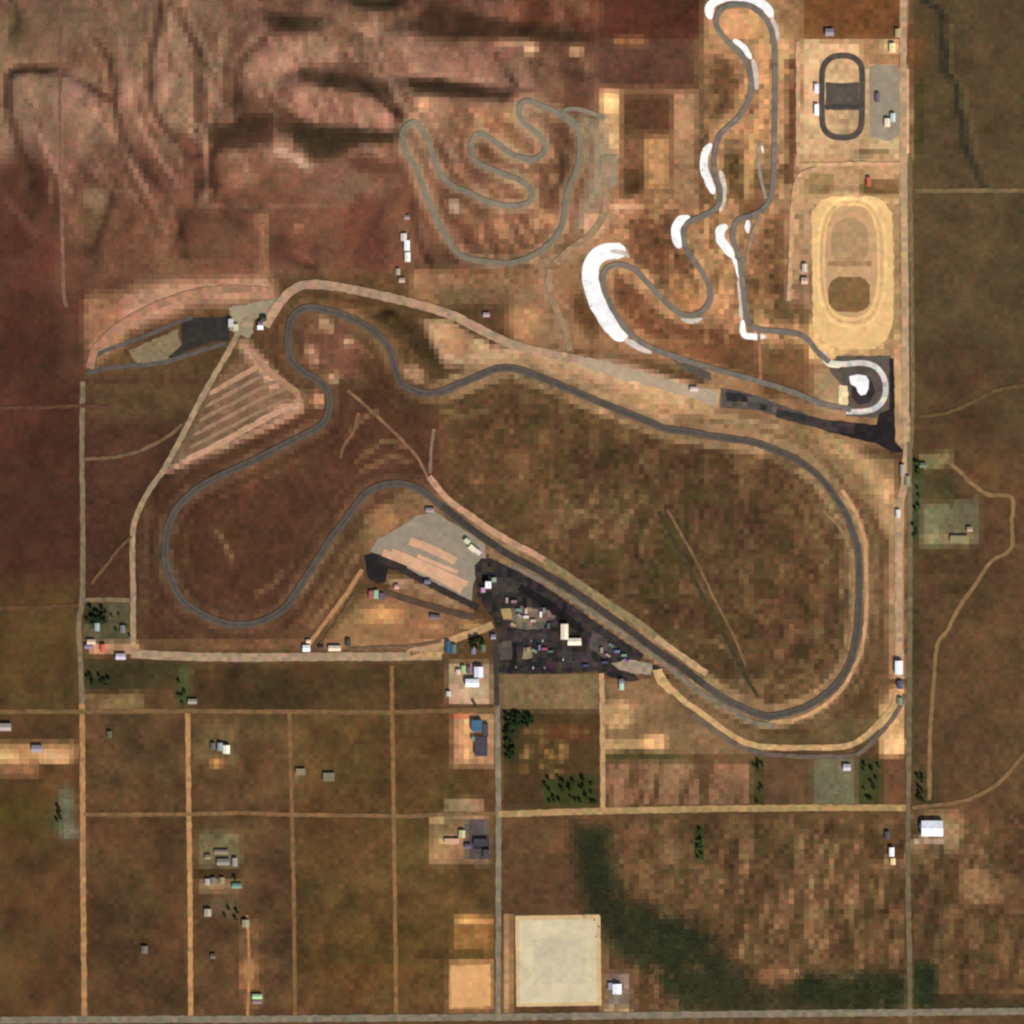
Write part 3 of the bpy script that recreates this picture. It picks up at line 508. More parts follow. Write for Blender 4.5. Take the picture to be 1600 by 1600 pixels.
MATS = {}
def mat(name, c, rough=.9, patch=.10, fine=.10, spec=.1, cell=10.0):
    if name in MATS: return MATS[name]
    m, nt, b = new_mat(name)
    b.inputs['Roughness'].default_value = rough; b.inputs['Specular IOR Level'].default_value = spec
    N, L = nt.nodes, nt.links
    geo = N.new('ShaderNodeNewGeometry')
    d = N.new('ShaderNodeVectorMath'); d.operation = 'SCALE'; d.inputs['Scale'].default_value = 1 / cell
    fl = N.new('ShaderNodeVectorMath'); fl.operation = 'FLOOR'
    xy = N.new('ShaderNodeVectorMath'); xy.operation = 'MULTIPLY'; xy.inputs[1].default_value = (1, 1, 0)
    wn = N.new('ShaderNodeTexWhiteNoise'); wn.noise_dimensions = '3D'
    L.new(geo.outputs['Position'], xy.inputs[0]); L.new(xy.outputs[0], d.inputs[0]); L.new(d.outputs[0], fl.inputs[0]); L.new(fl.outputs[0], wn.inputs['Vector'])
    no = N.new('ShaderNodeTexNoise'); no.inputs['Scale'].default_value = 1 / 4.0; no.inputs['Detail'].default_value = 5
    L.new(xy.outputs[0], no.inputs['Vector'])
    m1 = N.new('ShaderNodeMapRange'); m1.inputs['To Min'].default_value = 1 - patch; m1.inputs['To Max'].default_value = 1 + patch
    m2 = N.new('ShaderNodeMapRange'); m2.inputs['From Min'].default_value = .25; m2.inputs['From Max'].default_value = .75; m2.inputs['To Min'].default_value = 1 - fine; m2.inputs['To Max'].default_value = 1 + fine
    L.new(wn.outputs['Value'], m1.inputs['Value']); L.new(no.outputs['Fac'], m2.inputs['Value'])
    mu0 = N.new('ShaderNodeMath'); mu0.operation = 'MULTIPLY'; mu = N.new('ShaderNodeMath'); mu.operation = 'MULTIPLY'
    L.new(m1.outputs[0], mu0.inputs[0]); L.new(m2.outputs[0], mu0.inputs[1])
    nb = N.new('ShaderNodeTexNoise'); nb.inputs['Scale'].default_value = 1 / 45.0; nb.inputs['Detail'].default_value = 4; nb.inputs['Distortion'].default_value = 1.2
    L.new(xy.outputs[0], nb.inputs['Vector'])
    m3 = N.new('ShaderNodeMapRange'); m3.inputs['From Min'].default_value = .3; m3.inputs['From Max'].default_value = .7; m3.inputs['To Min'].default_value = .9; m3.inputs['To Max'].default_value = 1.08
    L.new(nb.outputs['Fac'], m3.inputs['Value']); L.new(mu0.outputs[0], mu.inputs[0]); L.new(m3.outputs[0], mu.inputs[1])
    sc = N.new('ShaderNodeVectorMath'); sc.operation = 'SCALE'; sc.inputs[0].default_value = lin(c)
    L.new(mu.outputs[0], sc.inputs['Scale'])
    # slight tint drift from patch to patch
    tint = N.new('ShaderNodeVectorMath'); tint.operation = 'MULTIPLY'
    mr = N.new('ShaderNodeMix'); mr.data_type = 'RGBA'; mr.inputs[6].default_value = (1, 1, 1, 1); mr.inputs[0].default_value = min(1, patch * 1.4)
    vm = N.new('ShaderNodeVectorMath'); vm.operation = 'ADD'; vm.inputs[1].default_value = (.5, .5, .5)
    L.new(wn.outputs['Color'], vm.inputs[0]); L.new(vm.outputs[0], mr.inputs[7])
    L.new(sc.outputs[0], tint.inputs[0]); L.new(mr.outputs[2], tint.inputs[1])
    L.new(tint.outputs[0], b.inputs['Base Color'])
    MATS[name] = m
    return m

def ground_mat():
    m, nt, b = new_mat('desert_soil')
    N, L = nt.nodes, nt.links
    at = N.new('ShaderNodeAttribute'); at.attribute_name = 'soil'
    geo = N.new('ShaderNodeNewGeometry')
    no = N.new('ShaderNodeTexNoise'); no.inputs['Scale'].default_value = 1 / 3.5; no.inputs['Detail'].default_value = 6
    L.new(geo.outputs['Position'], no.inputs['Vector'])
    mr = N.new('ShaderNodeMapRange'); mr.inputs['From Min'].default_value = .25; mr.inputs['From Max'].default_value = .75; mr.inputs['To Min'].default_value = .82; mr.inputs['To Max'].default_value = 1.18
    L.new(no.outputs['Fac'], mr.inputs['Value'])
    sc = N.new('ShaderNodeVectorMath'); sc.operation = 'SCALE'
    L.new(at.outputs['Vector'], sc.inputs[0]); L.new(mr.outputs[0], sc.inputs['Scale']); L.new(sc.outputs[0], b.inputs['Base Color'])
    bp = N.new('ShaderNodeBump'); bp.inputs['Distance'].default_value = .5; bp.inputs['Strength'].default_value = .35
    L.new(no.outputs['Fac'], bp.inputs['Height']); L.new(bp.outputs[0], b.inputs['Normal'])
    return m

# ------------------------------------------------------------------ object helpers
def tag(o, label=None, cat=None, group=None, kind=None):
    if label: o['label'] = label
    if cat: o['category'] = cat
    if group: o['group'] = group
    if kind: o['kind'] = kind
    return o
def mesh_obj(name, verts, faces, m, parent=None, smooth=False):
    me = bpy.data.meshes.new(name); me.from_pydata([tuple(v) for v in verts], [], faces); me.update()
    if m: me.materials.append(m)
    if smooth: me.polygons.foreach_set('use_smooth', [True] * len(me.polygons))
    o = bpy.data.objects.new(name, me); COL.objects.link(o)
    if parent: o.parent = parent
    return o
def bm_obj(name, bm, m, parent=None):
    me = bpy.data.meshes.new(name); bm.to_mesh(me); bm.free()
    if m: me.materials.append(m)
    o = bpy.data.objects.new(name, me); COL.objects.link(o)
    if parent: o.parent = parent
    return o
def empty(name, loc, rz=0.0):
    o = bpy.data.objects.new(name, None); o.location = loc; o.rotation_euler = (0, 0, rz); COL.objects.link(o); return o

# ---- ground sheet
far = [90, 220, 460, 900, 1800, 3600, 7000]
ax = np.concatenate([[gx[0] - f for f in reversed(far)], gx, [gx[-1] + f for f in far]])
ay = np.concatenate([[gy[0] - f for f in reversed(far)], gy, [gy[-1] + f for f in far]])
k = len(far)
NX, NY = len(ax), len(ay)
ZZ = np.zeros((NY, NX)); ZZ[k:-k, k:-k] = Z
AX, AY = np.meshgrid(ax, ay)
co = np.stack([(AX - 800) * S, (800 - AY) * S, ZZ], -1).reshape(-1, 3)
jj, ii = np.meshgrid(np.arange(NY - 1), np.arange(NX - 1), indexing='ij')
v0 = (jj * NX + ii).ravel()
quads = np.stack([v0, v0 + NX, v0 + NX + 1, v0 + 1], -1)
me = bpy.data.meshes.new('ground')
me.vertices.add(len(co)); me.vertices.foreach_set('co', co.ravel())
me.loops.add(quads.size); me.loops.foreach_set('vertex_index', quads.ravel().astype(np.int32))
me.polygons.add(len(quads)); me.polygons.foreach_set('loop_start', np.arange(0, quads.size, 4, dtype=np.int32))
me.polygons.foreach_set('loop_total', np.full(len(quads), 4, np.int32))
me.update(calc_edges=True); me.validate()
me.polygons.foreach_set('use_smooth', [True] * len(me.polygons))
FC = np.zeros((NY - 1, NX - 1, 3)); FC[:] = lin((92, 66, 42))
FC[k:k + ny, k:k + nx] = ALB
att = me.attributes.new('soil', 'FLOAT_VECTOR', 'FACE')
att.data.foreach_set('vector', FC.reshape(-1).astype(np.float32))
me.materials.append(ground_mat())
ground = bpy.data.objects.new('ground', me); COL.objects.link(ground)
tag(ground, 'brown desert ground with hills in the north west', 'ground', None, 'structure')

# ---- ribbons (roads and tracks)
lift = [0.22]
def ribbon(name, pts, width, m, label, cat, closed=False, smooth=True, kind='structure', off=None, rag=0.0, across=4, taper=0):
    c = catmull(pts, closed, 2.5) if smooth else polyline(pts, 2.5)
    n = len(c)
    if closed:
        t = np.roll(c, -1, 0) - np.roll(c, 1, 0)
    else:
        t = np.gradient(c, axis=0)
    t = t / np.maximum(np.linalg.norm(t, axis=1, keepdims=True), 1e-6)
    nrm = np.stack([-t[:, 1], t[:, 0]], -1)
    if off is None:
        lift[0] += 0.013; off = lift[0]
    hw = width / S / 2
    if taper:
        e_ = np.minimum(np.arange(n), np.arange(n)[::-1]) * 2.5
        hw = (hw * (.3 + .7 * np.sqrt(np.clip(e_ / taper, 0, 1))))[:, None]
    verts = []; faces = []
    s = np.arange(n) * 2.5
    for i in range(across + 1):
        u = i / across * 2 - 1
        q = c + nrm * hw * u
        if rag and i in (0, across):
            q = q + nrm * ((vnoise(s + 100 * i, s * 0 + 3, 7, None, n + i) - .5) * 2 * rag * u)[:, None]
        z = H(q[:, 0], q[:, 1]) + off
        verts.append(np.stack([(q[:, 0] - 800) * S, (800 - q[:, 1]) * S, z], -1))
    V = np.concatenate(verts)
    for i in range(across):
        for jx in range(n if closed else n - 1):
            a = i * n + jx; b = i * n + (jx + 1) % n
            faces.append((a, b, b + n, a + n))
    me_z = mesh_obj(name, V, faces, m, None, True)
    return tag(me_z, label, cat, None, kind)

def pad(name, poly, m, label, cat, off, rag=0.0, grid=10.0, hole=None):
    pts = poly
    if rag:
        p = polyline(list(poly) + [poly[0]], 6)[:-1]
        pts = [(x + rag * 2 * (random.random() - .5), y + rag * 2 * (random.random() - .5)) for x, y in p]
    bm = bmesh.new()
    vs = [bm.verts.new((*W(x, y), 0)) for x, y in pts]
    f = bm.faces.new(vs)
    bmesh.ops.triangulate(bm, faces=[f])
    xs = [v.co.x for v in bm.verts]; ys = [v.co.y for v in bm.verts]
    for axis, lo, hi in ((0, min(xs), max(xs)), (1, min(ys), max(ys))):
        q = math.ceil(lo / grid) * grid
        while q < hi:
            cc = [0, 0, 0]; cc[axis] = q; no = [0, 0, 0]; no[axis] = 1
            bmesh.ops.bisect_plane(bm, geom=bm.verts[:] + bm.edges[:] + bm.faces[:], plane_co=cc, plane_no=no)
            q += grid
    for v in bm.verts:
        v.co.z = float(H(v.co.x / S + 800, 800 - v.co.y / S)) + off
    for f in bm.faces:
        if f.normal.z < 0: f.normal_flip()
    bm.normal_update()
    for f in bm.faces:
        if f.normal.z < 0: f.normal_flip()
    o = bm_obj(name, bm, m)
    return tag(o, label, cat, None, 'structure')

def ell(cx_, cy_, rx, ry, n=40, p=2.0):
    out = []
    for i in range(n):
        a = 2 * math.pi * i / n
        c, s = math.cos(a), math.sin(a)
        out.append((cx_ + rx * math.copysign(abs(c) ** (2 / p), c), cy_ + ry * math.copysign(abs(s) ** (2 / p), s)))
    return out

# pads: paved areas and lots
ASPH = mat('dark_asphalt', (46, 41, 38), .85, .30, .12)
ASPH2 = mat('worn_asphalt', (90, 82, 74), .9, .12, .1)
CONC = mat('pale_concrete', (206, 190, 154), .9, .035, .05)
GREYP = mat('grey_paving', (146, 132, 112), .9, .07, .06)
WHITE = mat('white_painted_concrete', (247, 244, 239), .8, .08, .06)
pad('skid_pad', [(282,502),(300,497),(357,494),(358,532),(330,534),(312,542),(290,549),(268,562),(262,558),(284,540),(284,516)], mat('skid_asphalt', (52, 47, 42), .85, .12, .1), 'dark asphalt skid pad on the western hillside', 'skid pad', .15, .8)
pad('skid_pad_apron', [(200,548),(240,530),(278,514),(283,540),(262,562),(215,570)], mat('apron_gravel', (130, 112, 84), .95, .08, .08), 'olive gravel apron west of the dark skid pad', 'gravel apron', .12, 1.5)
ribbon('skid_pad_loop', [(150,572),(147,562),(160,550),(200,535),(235,522),(262,510),(300,496)], 8, ASPH2, 'grey asphalt lane along the upper side of the skid pad', 'asphalt lane', off=.20)
ribbon('skid_pad_loop', [(136,584),(160,577),(200,572),(240,569),(275,561),(320,546),(352,537)], 9, ASPH2, 'grey asphalt lane along the lower side of the skid pad', 'asphalt lane', off=.21)
pad('gravel_lot', [(358,480),(420,470),(440,462),(425,490),(398,500),(392,530),(372,520),(360,515)], mat('lot_gravel', (150, 134, 110), .95, .09, .08), 'grey gravel lot between skid pad and hairpin', 'gravel lot', .13, 2)
# striped paddock
pad('paddock', [(578,862),(590,843),(612,830),(634,818),(648,806),(680,800),(700,813),(735,834),(757,850),(760,876),(748,890),(740,912),(737,942),(715,930),(680,914),(640,893),(606,872)], GREYP, 'grey paved paddock with pale parking stripes', 'paddock', .14, 1)
STRIPE = mat('pink_gravel_row', (204, 158, 124), .95, .07, .06)
for i, p in enumerate([[(598,863),(640,880),(690,904),(722,922)], [(612,861),(650,877),(700,899),(730,913)], [(640,845),(662,853),(695,868),(712,877)], [(652,868),(680,880),(715,894)]]):
    ribbon('parking_row', p, (15, 12, 16, 8)[i], STRIPE,'pinkish gravel parking row on the grey paddock', 'parking row', off=.30 + .03 * i).__setitem__('group', 'gravel rows across the grey paddock')
pad('paddock_corner', [(569,868),(582,864),(600,868),(636,884),(634,893),(606,888),(603,910),(590,912),(574,902)], mat('black_asphalt', (36, 32, 30), .85, .18, .1), 'black asphalt corner west of the striped paddock', 'asphalt lot', .24, .6)
pad('pit_paddock', [(742,884),(752,873),(766,872),(792,884),(830,904),(868,927),(905,953),(940,978),(975,1002),(1006,1022),(1000,1034),(1040,1044),(1010,1050),(985,1048),(1000,1062),(985,1066),(955,1058),(930,1048),(880,1053),(780,1053),(778,1000),(772,968),(756,948),(745,930)],
    mat('pit_asphalt', (49, 43, 40), .85, .42, .18), 'black asphalt pit paddock beside the main straight', 'paddock', .17, .8)
pad('paddock_island', [(790,956),(812,946),(852,952),(868,962),(842,984),(800,980)], mat('island_gravel', (112, 98, 80), .95, .3, .1), 'brown gravel island in the black pit paddock', 'gravel island', .26, 2)
pad('paddock_island', [(782,952),(798,950),(800,966),(786,968)], mat('island_sand', (168, 142, 96), .95, .15, .1), 'small sandy island at the paddock entrance', 'gravel island', .27, 1)
pad('paddock_island', [(775,1005),(800,1000),(800,1030),(782,1032)], mat('island_grey', (84, 74, 66), .95, .15, .1), 'grey strip lot at the south west paddock edge', 'gravel island', .28, 1)
pad('paddock_island', [(818,1012),(832,1010),(832,1028),(816,1030)], mat('island_olive', (140, 126, 98), .95, .1, .1), 'pale olive patch among the parked vehicles', 'gravel island', .29, 1)
for i, (p_, c_, l_) in enumerate([([(772,900),(800,905),(812,925),(790,935),(770,925)], (62,55,50), 'worn grey patch below the control tower'), ([(806,985),(850,990),(868,1000),(800,1002)], (64,56,54), 'worn grey lane south of the gravel island'),
        ([(870,1015),(920,1020),(935,1040),(875,1044)], (60,53,54), 'worn grey patch south of the clubhouse'), ([(795,1006),(808,1004),(808,1048),(795,1048)], (30,27,27), 'fresh black strip in the west of the paddock'), ([(925,985),(950,1000),(965,1012),(945,1030),(920,1010)], (82,72,68), 'grey bay east of the clubhouse'),
        ([(815,912),(850,932),(890,962),(915,985),(905,990),(870,962),(835,938),(808,922)], (27,24,23), 'fresh black lane through the north of the paddock')]):
    pad('paddock_patch', p_, mat('paddock_patch_%d' % i, c_, .85, .25, .12), l_, 'asphalt patch', .215 + .006 * i, .8)
pad('pit_exit_apron', [(955,1036),(985,1030),(1020,1038),(1016,1054),(990,1052),(968,1046)], mat('pit_gravel', (156, 138, 112), .95, .15, .1), 'pale gravel apron at the east end of the pit lane', 'gravel apron', .25, 1)
pad('pit_gravel_wedge', [(1020,1048),(1034,1044),(1042,1062),(1062,1082),(1046,1084),(1026,1068)], mat('wedge_sand', (206, 164, 112), .95, .12, .1), 'sandy wedge south of the main straight', 'sand verge', .19, 1.5)
# east side pads
pad('grid_paving', [(1126,606),(1170,614),(1192,622),(1240,640),(1282,655),(1275,668),(1225,654),(1180,640),(1126,638)], mat('grid_asphalt', (86, 76, 70), .9, .28, .1), 'dark strip of paving beside the street course straight', 'asphalt strip', .16, .8)
pad('grid_paving', [(1134,612),(1166,616),(1170,628),(1136,626)], mat('grid_black', (50, 44, 44), .9, .2, .1), 'black paving square at the west end of the strip', 'asphalt strip', .24, .5)
for x, y in ((1193, 636), (1227, 646), (1252, 652)):
    pad('grid_box', [(x - 5, y - 5), (x + 5, y - 4), (x + 5, y + 5), (x - 5, y + 4)], mat('grid_black', (50, 44, 44)), 'small black paving square in the grid strip', 'asphalt patch', .25).__setitem__('group', 'black squares along the grid strip')
pad('start_apron', [(1048,560),(1062,566),(1086,570),(1110,582),(1112,595),(1092,590),(1066,576)], mat('apron_asphalt', (92, 80, 70), .9, .15, .1), 'dark start apron beside the street course', 'asphalt strip', .18, .8)
pad('runway_strip', [(900,556),(950,566),(1000,580),(1060,598),(1120,612),(1120,636),(1080,622),(1020,604),(960,588),(905,572)], mat('runway_gravel', (176, 154, 126), .95, .06, .06), 'pale gravel runoff strip above the back straight', 'gravel strip', .13, 1.5)
pad('grid_paving', [(1215,638),(1255,648),(1292,657),(1335,662),(1335,678),(1288,672),(1250,662),(1212,652)], mat('grid_join', (62,54,52), .9, .3, .1), 'dark paving running from the grid strip to the boundary road', 'asphalt strip', .205, 1)
pad('skid_circle_paving', [(1282,661),(1295,656),(1330,660),(1370,664),(1374,645),(1390,640),(1390,560),(1397,560),(1399,690),(1412,706),(1395,708),(1372,694),(1330,684),(1292,674)], mat('black_paving', (38, 33, 32), .85, .22, .1), 'black asphalt apron hooking round the skid circle', 'asphalt apron', .18, .6)
pad('skid_circle_base', [(1308,556),(1392,556),(1390,640),(1370,652),(1322,650),(1320,636),(1324,612),(1300,585),(1296,575)], mat('circle_asphalt', (92, 80, 70), .9, .18, .1), 'brown grey asphalt square under the skid circle', 'asphalt lot', .15, .6)
pad('skid_circle_core', [(1332,594),(1350,588),(1362,596),(1368,612),(1358,630),(1340,632),(1330,620)], mat('core_asphalt', (54, 47, 46), .85, .2, .1), 'dark asphalt disc inside the white ring', 'asphalt lot', .22)
pad('skid_circle_paint', [(1327,588),(1340,585),(1353,587),(1358,595),(1357,607),(1353,616),(1345,618),(1340,612),(1338,605),(1329,600)], WHITE, 'white painted centre of the skid circle', 'painted area', .27)
pad('sand_patch', [(1311,602),(1325,603),(1325,633),(1311,632)], mat('pale_sand', (236, 208, 156), .95, .12, .1), 'pale sand patch west of the skid circle', 'sand patch', .2, 1)
ribbon('skid_ring', [(1284,552),(1296,565),(1318,569),(1345,567),(1366,572),(1379,586),(1384,606),(1380,625),(1367,638),(1348,643),(1322,643)], 11, mat('ring_paint', (205, 198, 188), .8, .22, .08), 'pale painted ring road round the skid circle', 'ring road', off=.30)
pad('clay_oval', [(1268,330),(1284,312),(1302,307),(1362,307),(1380,314),(1394,332),(1397,400),(1396,500),(1386,530),(1366,546),(1312,546),(1284,532),(1270,510)], mat('oval_clay', (228, 184, 124), .95, .06, .06), 'sandy clay oval speedway in the north east', 'clay oval', .14, 1.2)
pad('oval_lane', ell(1330, 408, 41, 88, 48, 2.8), mat('oval_lane_clay', (196, 154, 110), .95, .07, .06), 'tan racing lane of the clay oval', 'racing lane', .24, .8)
pad('oval_infield', ell(1328, 378, 30, 36, 36, 2.6), mat('oval_upper_dirt', (172, 138, 98), .95, .08, .08), 'tan upper infield of the clay oval', 'infield', .32, 1)
pad('oval_infield', [(1294,408),(1362,408),(1362,416),(1294,416)], mat('oval_bar', (160, 124, 86), .95, .1, .08), 'brown bar across the clay oval infield', 'infield', .36, .8)
pad('oval_infield', ell(1327, 460, 33, 28, 36, 3.0), mat('oval_lower_dirt', (124, 94, 58), .95, .14, .1), 'dark brown lower infield of the clay oval', 'infield', .34, 1)
pad('kart_lot', [(1358,106),(1375,100),(1398,102),(1408,116),(1408,210),(1390,220),(1360,214)], mat('kart_lot_gravel', (150, 136, 114), .95, .06, .06), 'grey gravel lot east of the kart circuit', 'gravel lot', .14, 1.2)
pad('kart_paddock', [(1290,131),(1342,131),(1342,172),(1290,172)], mat('kart_asphalt', (88, 78, 70), .9, .12, .1), 'dark asphalt block in the middle of the kart circuit', 'asphalt lot', .17, .6)
ribbon('kart_track', KART, 12,mat('kart_track_asphalt', (82, 73, 65), .9, .14, .1), 'dark asphalt kart circuit ring', 'kart track', True, off=.24)
ribbon('kart_track', [(1290,131),(1315,133),(1342,131)], 7, mat('kart_track_asphalt', (82, 73, 65)), 'dark cross lane below the upper kart loop', 'kart track', off=.27)
ribbon('kart_track', [(1289,167),(1315,166),(1343,167)], 7, mat('kart_dark', (70, 63, 58), .9, .14, .1), 'dark cross lane above the lower kart loop', 'kart track', off=.28)
for kk, (rx_, ry_, cc) in enumerate(((47, 94, (206, 164, 112)), (53, 100, (238, 196, 134)))):
    gr = ribbon('racing_groove', ell(1331, 410, rx_, ry_, 48, 2.8), 5, mat('groove_%d' % kk, cc, .95, .12, .08), None, None, True, off=.27 + .02 * kk, kind=None, across=2); gr.parent = bpy.data.objects['clay_oval']
# south pads
pad('concrete_pad', [(805,1431),(938,1429),(940,1571),(807,1573)], mat('pad_edge', (204, 172, 124), .9, .05, .05), 'tan border of the large square pad', 'pad border', .14, .3)
pad('concrete_pad', [(811,1438),(931,1436),(933,1565),(812,1568)], CONC, 'large pale square concrete pad in the south', 'concrete pad', .22, .5)
pad('concrete_pad', [(832,1467),(916,1466),(914,1536),(834,1538)], mat('concrete_core', (198, 183, 152), .9, .04, .05), 'greyer middle of the large square pad', 'concrete pad', .28, 2)
pad('orange_lot', [(704,1509),(766,1507),(767,1572),(705,1574)], mat('orange_dirt', (212, 158, 102), .95, .06, .06), 'orange dirt lot west of the approach road', 'dirt lot', .14, 1)
# white runoff concrete of the street course
RO = [.12]
def runoff(pts, w, label, c=WHITE):
    RO[0] += .006; lift_off = RO[0]
    return ribbon('concrete_runoff', pts, w, c, label, 'concrete runoff', False, True, 'structure', lift_off, .8, 8, 12)
runoff([(978,394),(958,392),(938,397),(925,412),(922,432),(926,452),(934,474),(945,494),(959,513),(978,530)], 33,'broad white concrete runoff round the big hairpin')
runoff([(976,530),(996,541),(1018,552)], 12,'thin pale runoff tail below the big hairpin', mat('runoff_grey', (206, 192, 176), .85, .12, .06))
runoff([(952,392),(972,394),(984,402)], 9, 'pale runoff cap on top of the big hairpin', mat('runoff_grey', (206, 192, 176)))
runoff([(1078,339),(1062,346),(1056,358),(1057,372),(1062,388)], 19,'white runoff on the corner below the lower esses')
runoff([(1111,224),(1102,240),(1100,262),(1107,282),(1115,303)], 16,'white runoff on the west side of the esses')
runoff([(1125,266),(1131,290),(1130,312),(1125,330)], 11,'pale kerb strip east of the esses', mat('runoff_grey', (206, 192, 176)))
runoff([(1110,30),(1109,12),(1121,0),(1148,-6),(1178,-1),(1197,11),(1207,28)], 18,'white runoff ring round the northern loop')
runoff([(1205,26),(1212,44),(1216,64)], 9,'pale kerb on the east side of the northern loop', mat('runoff_grey', (206, 192, 176)))
runoff([(1146,62),(1162,74),(1174,92)], 12,'white runoff below the northern loop')
runoff([(1176,92),(1181,112),(1182,140)], 10,'pale kerb outside the northern sweep', mat('runoff_grey', (206, 192, 176)))
runoff([(1136,352),(1126,360),(1126,374),(1136,388),(1146,402)], 19,'white runoff at the west chicane')
runoff([(1168,344),(1168,364)], 12,'white block beside the chicane')
runoff([(1144,400),(1152,416),(1155,436)], 9,'thin white kerb down the chicane exit')
runoff([(1154,436),(1157,465),(1159,500)], 8,'pale kerb beside the short straight', mat('runoff_grey', (206, 192, 176)))
runoff([(1160,500),(1162,522),(1173,526),(1196,526)], 12,'white runoff on the square corner')
runoff([(1283,553),(1296,567),(1314,572)], 14,'cream runoff leading into the skid ring', mat('runoff_cream', (246, 228, 196), .85, .08, .05))
runoff([(1064,498),(1082,502),(1098,497)], 10,'pale kerb on the lower hairpin', mat('runoff_grey', (206, 192, 176)))
runoff([(1190,226),(1192,240)], 6, 'small pale kerb on the link lane', mat('runoff_cream', (246, 228, 196)))

# graded strips on the terraces below the hairpin
for i, (p_, w_) in enumerate([([(285,722),(340,694),(400,662),(440,641),(470,630)], 12), ([(296,700),(350,672),(410,641),(452,622)], 8), ([(302,680),(355,652),(415,620),(455,604)], 8), ([(312,657),(365,629),(420,600),(446,592)], 8), ([(320,636),(370,609),(420,582),(436,580)], 8), ([(327,616),(365,594),(405,572),(420,566)], 11), ([(392,548),(412,572),(440,596),(462,612),(468,628)], 13)]):
    g_ = ribbon('graded_strip', p_, w_, mat('graded_strip_%d' % i, ((190,144,114),(148,116,90),(152,118,92),(146,114,88),(154,122,96),(180,138,106),(166,126,96))[i], .95, .1, .1), ('pale pink graded strip along the foot of the terraces', 'second lowest graded strip on the terraces', 'third lowest graded strip on the terraces', 'middle graded strip on the terraces', 'second highest graded strip on the terraces', 'pale graded strip at the top of the terraces', 'pale strip along the east end of the terraces')[i], 'graded strip', rag=1.2, taper=14)
    g_['group'] = 'graded strips on the terraces'
# roads
for i,(nm, pts, w, c, sm, lab) in enumerate(ROADS):
    ribbon(nm, pts, w, mat('road_%d_surface' % i, c, .95, .15, .08), lab, nm.replace('_', ' '), False, bool(sm), 'structure', None, .9)
# race tracks
TR = mat('track_asphalt', (88, 79, 70), .85, .08, .08)
ribbon('main_track', MAIN, 14, TR, 'long grey asphalt road course looping round the infield', 'race track', True, rag=.5, across=4)
MT = bpy.data.objects['main_track']
rl = ribbon('racing_line', MAIN, 4.5, mat('rubbered_asphalt', (78, 70, 63), .8, .12, .12), None, None, True, across=2, kind=None); rl.parent = MT
ribbon('pit_straight', [(690,790),(712,808),(737,827),(762,845),(800,870),(850,896),(900,927),(945,958),(985,986),(1020,1012),(1070,1047),(1100,1070)], 13, mat('straight_asphalt', (66, 58, 52), .85, .14, .1), 'dark asphalt pit straight of the road course', 'race track')
ribbon('street_course', STREETS, 11, mat('street_asphalt', (118, 108, 96), .85, .12, .08), 'grey asphalt street course with many corners', 'race track', rag=.5)
ribbon('hill_course', HILLC, 11, mat('hill_asphalt', (122, 112, 94), .9, .07, .08), 'pale grey hill circuit winding over the slopes', 'race track', True, rag=1.0)
pad('hill_lot', [(939,246),(964,240),(964,285),(950,300),(938,290)], mat('hill_lot_gravel', (138, 124, 102), .95, .07, .06), 'grey gravel lot beside the upper course', 'gravel lot', .5, 1.5)
ribbon('hill_link', [(905,200),(895,190),(880,176),(900,172),(930,180),(945,186)], 9, mat('hill_asphalt', (122, 112, 94)), 'grey link lane at the top of the hill circuit', 'asphalt lane')
ribbon('hill_link', [(790,-1),(790,-1.5)], 1, TR, 'x', 'x') if False else None

# ------------------------------------------------------------------ desert scrub (nobody could count it)
def scrub(name, label, n, dens, c, smin, smax, seed):
    r = np.random.default_rng(seed)
    x = r.uniform(-20, 1620, n); y = r.uniform(-20, 1620, n)
    keep = r.random(n) < dens(x, y)
    x, y = x[keep], y[keep]
    n = len(x)
    rad = r.uniform(smin, smax, n); hgt = rad * r.uniform(.55, .9, n)
    K = 6
    a0 = r.uniform(0, 6.28, n)
    wx = (x - 800) * S; wy = (800 - y) * S; z = H(x, y)
    V = np.zeros((n, 2 * K + 1, 3))
    for kk in range(K):
        a = a0 + kk * 2 * math.pi / K
        q = rad * r.uniform(.75, 1.2, n)
        V[:, kk] = np.stack([wx + q * np.cos(a), wy + q * np.sin(a), z - .3], -1)
        q = rad * r.uniform(.6, .95, n)
        V[:, K + kk] = np.stack([wx + q * np.cos(a + .4), wy + q * np.sin(a + .4), z + hgt * r.uniform(.5, .8, n)], -1)
    V[:, 2 * K] = np.stack([wx + r.normal(0, .2, n) * rad, wy + r.normal(0, .2, n) * rad, z + hgt], -1)
    F = []
    base = np.arange(n) * (2 * K + 1)
    for kk in range(K):
        k2 = (kk + 1) % K
        F.append(np.stack([base + kk, base + k2, base + K + kk], -1)); F.append(np.stack([base + k2, base + K + k2, base + K + kk], -1))
        F.append(np.stack([base + K + kk, base + K + k2, base + 2 * K], -1))
    F = np.concatenate(F)
    me = bpy.data.meshes.new(name)
    me.vertices.add(n * (2 * K + 1)); me.vertices.foreach_set('co', V.ravel())
    me.loops.add(F.size); me.loops.foreach_set('vertex_index', F.ravel().astype(np.int32))
    me.polygons.add(len(F)); me.polygons.foreach_set('loop_start', np.arange(0, F.size, 3, dtype=np.int32)); me.polygons.foreach_set('loop_total', np.full(len(F), 3, np.int32))
    me.update(calc_edges=True)
    me.materials.append(mat(name + '_leaf', c, .95, .3, .2))
    o = bpy.data.objects.new(name, me); COL.objects.link(o)
    return tag(o, label, 'scrub', None, 'stuff')
nearc = np.full(PX.shape, 1e9)
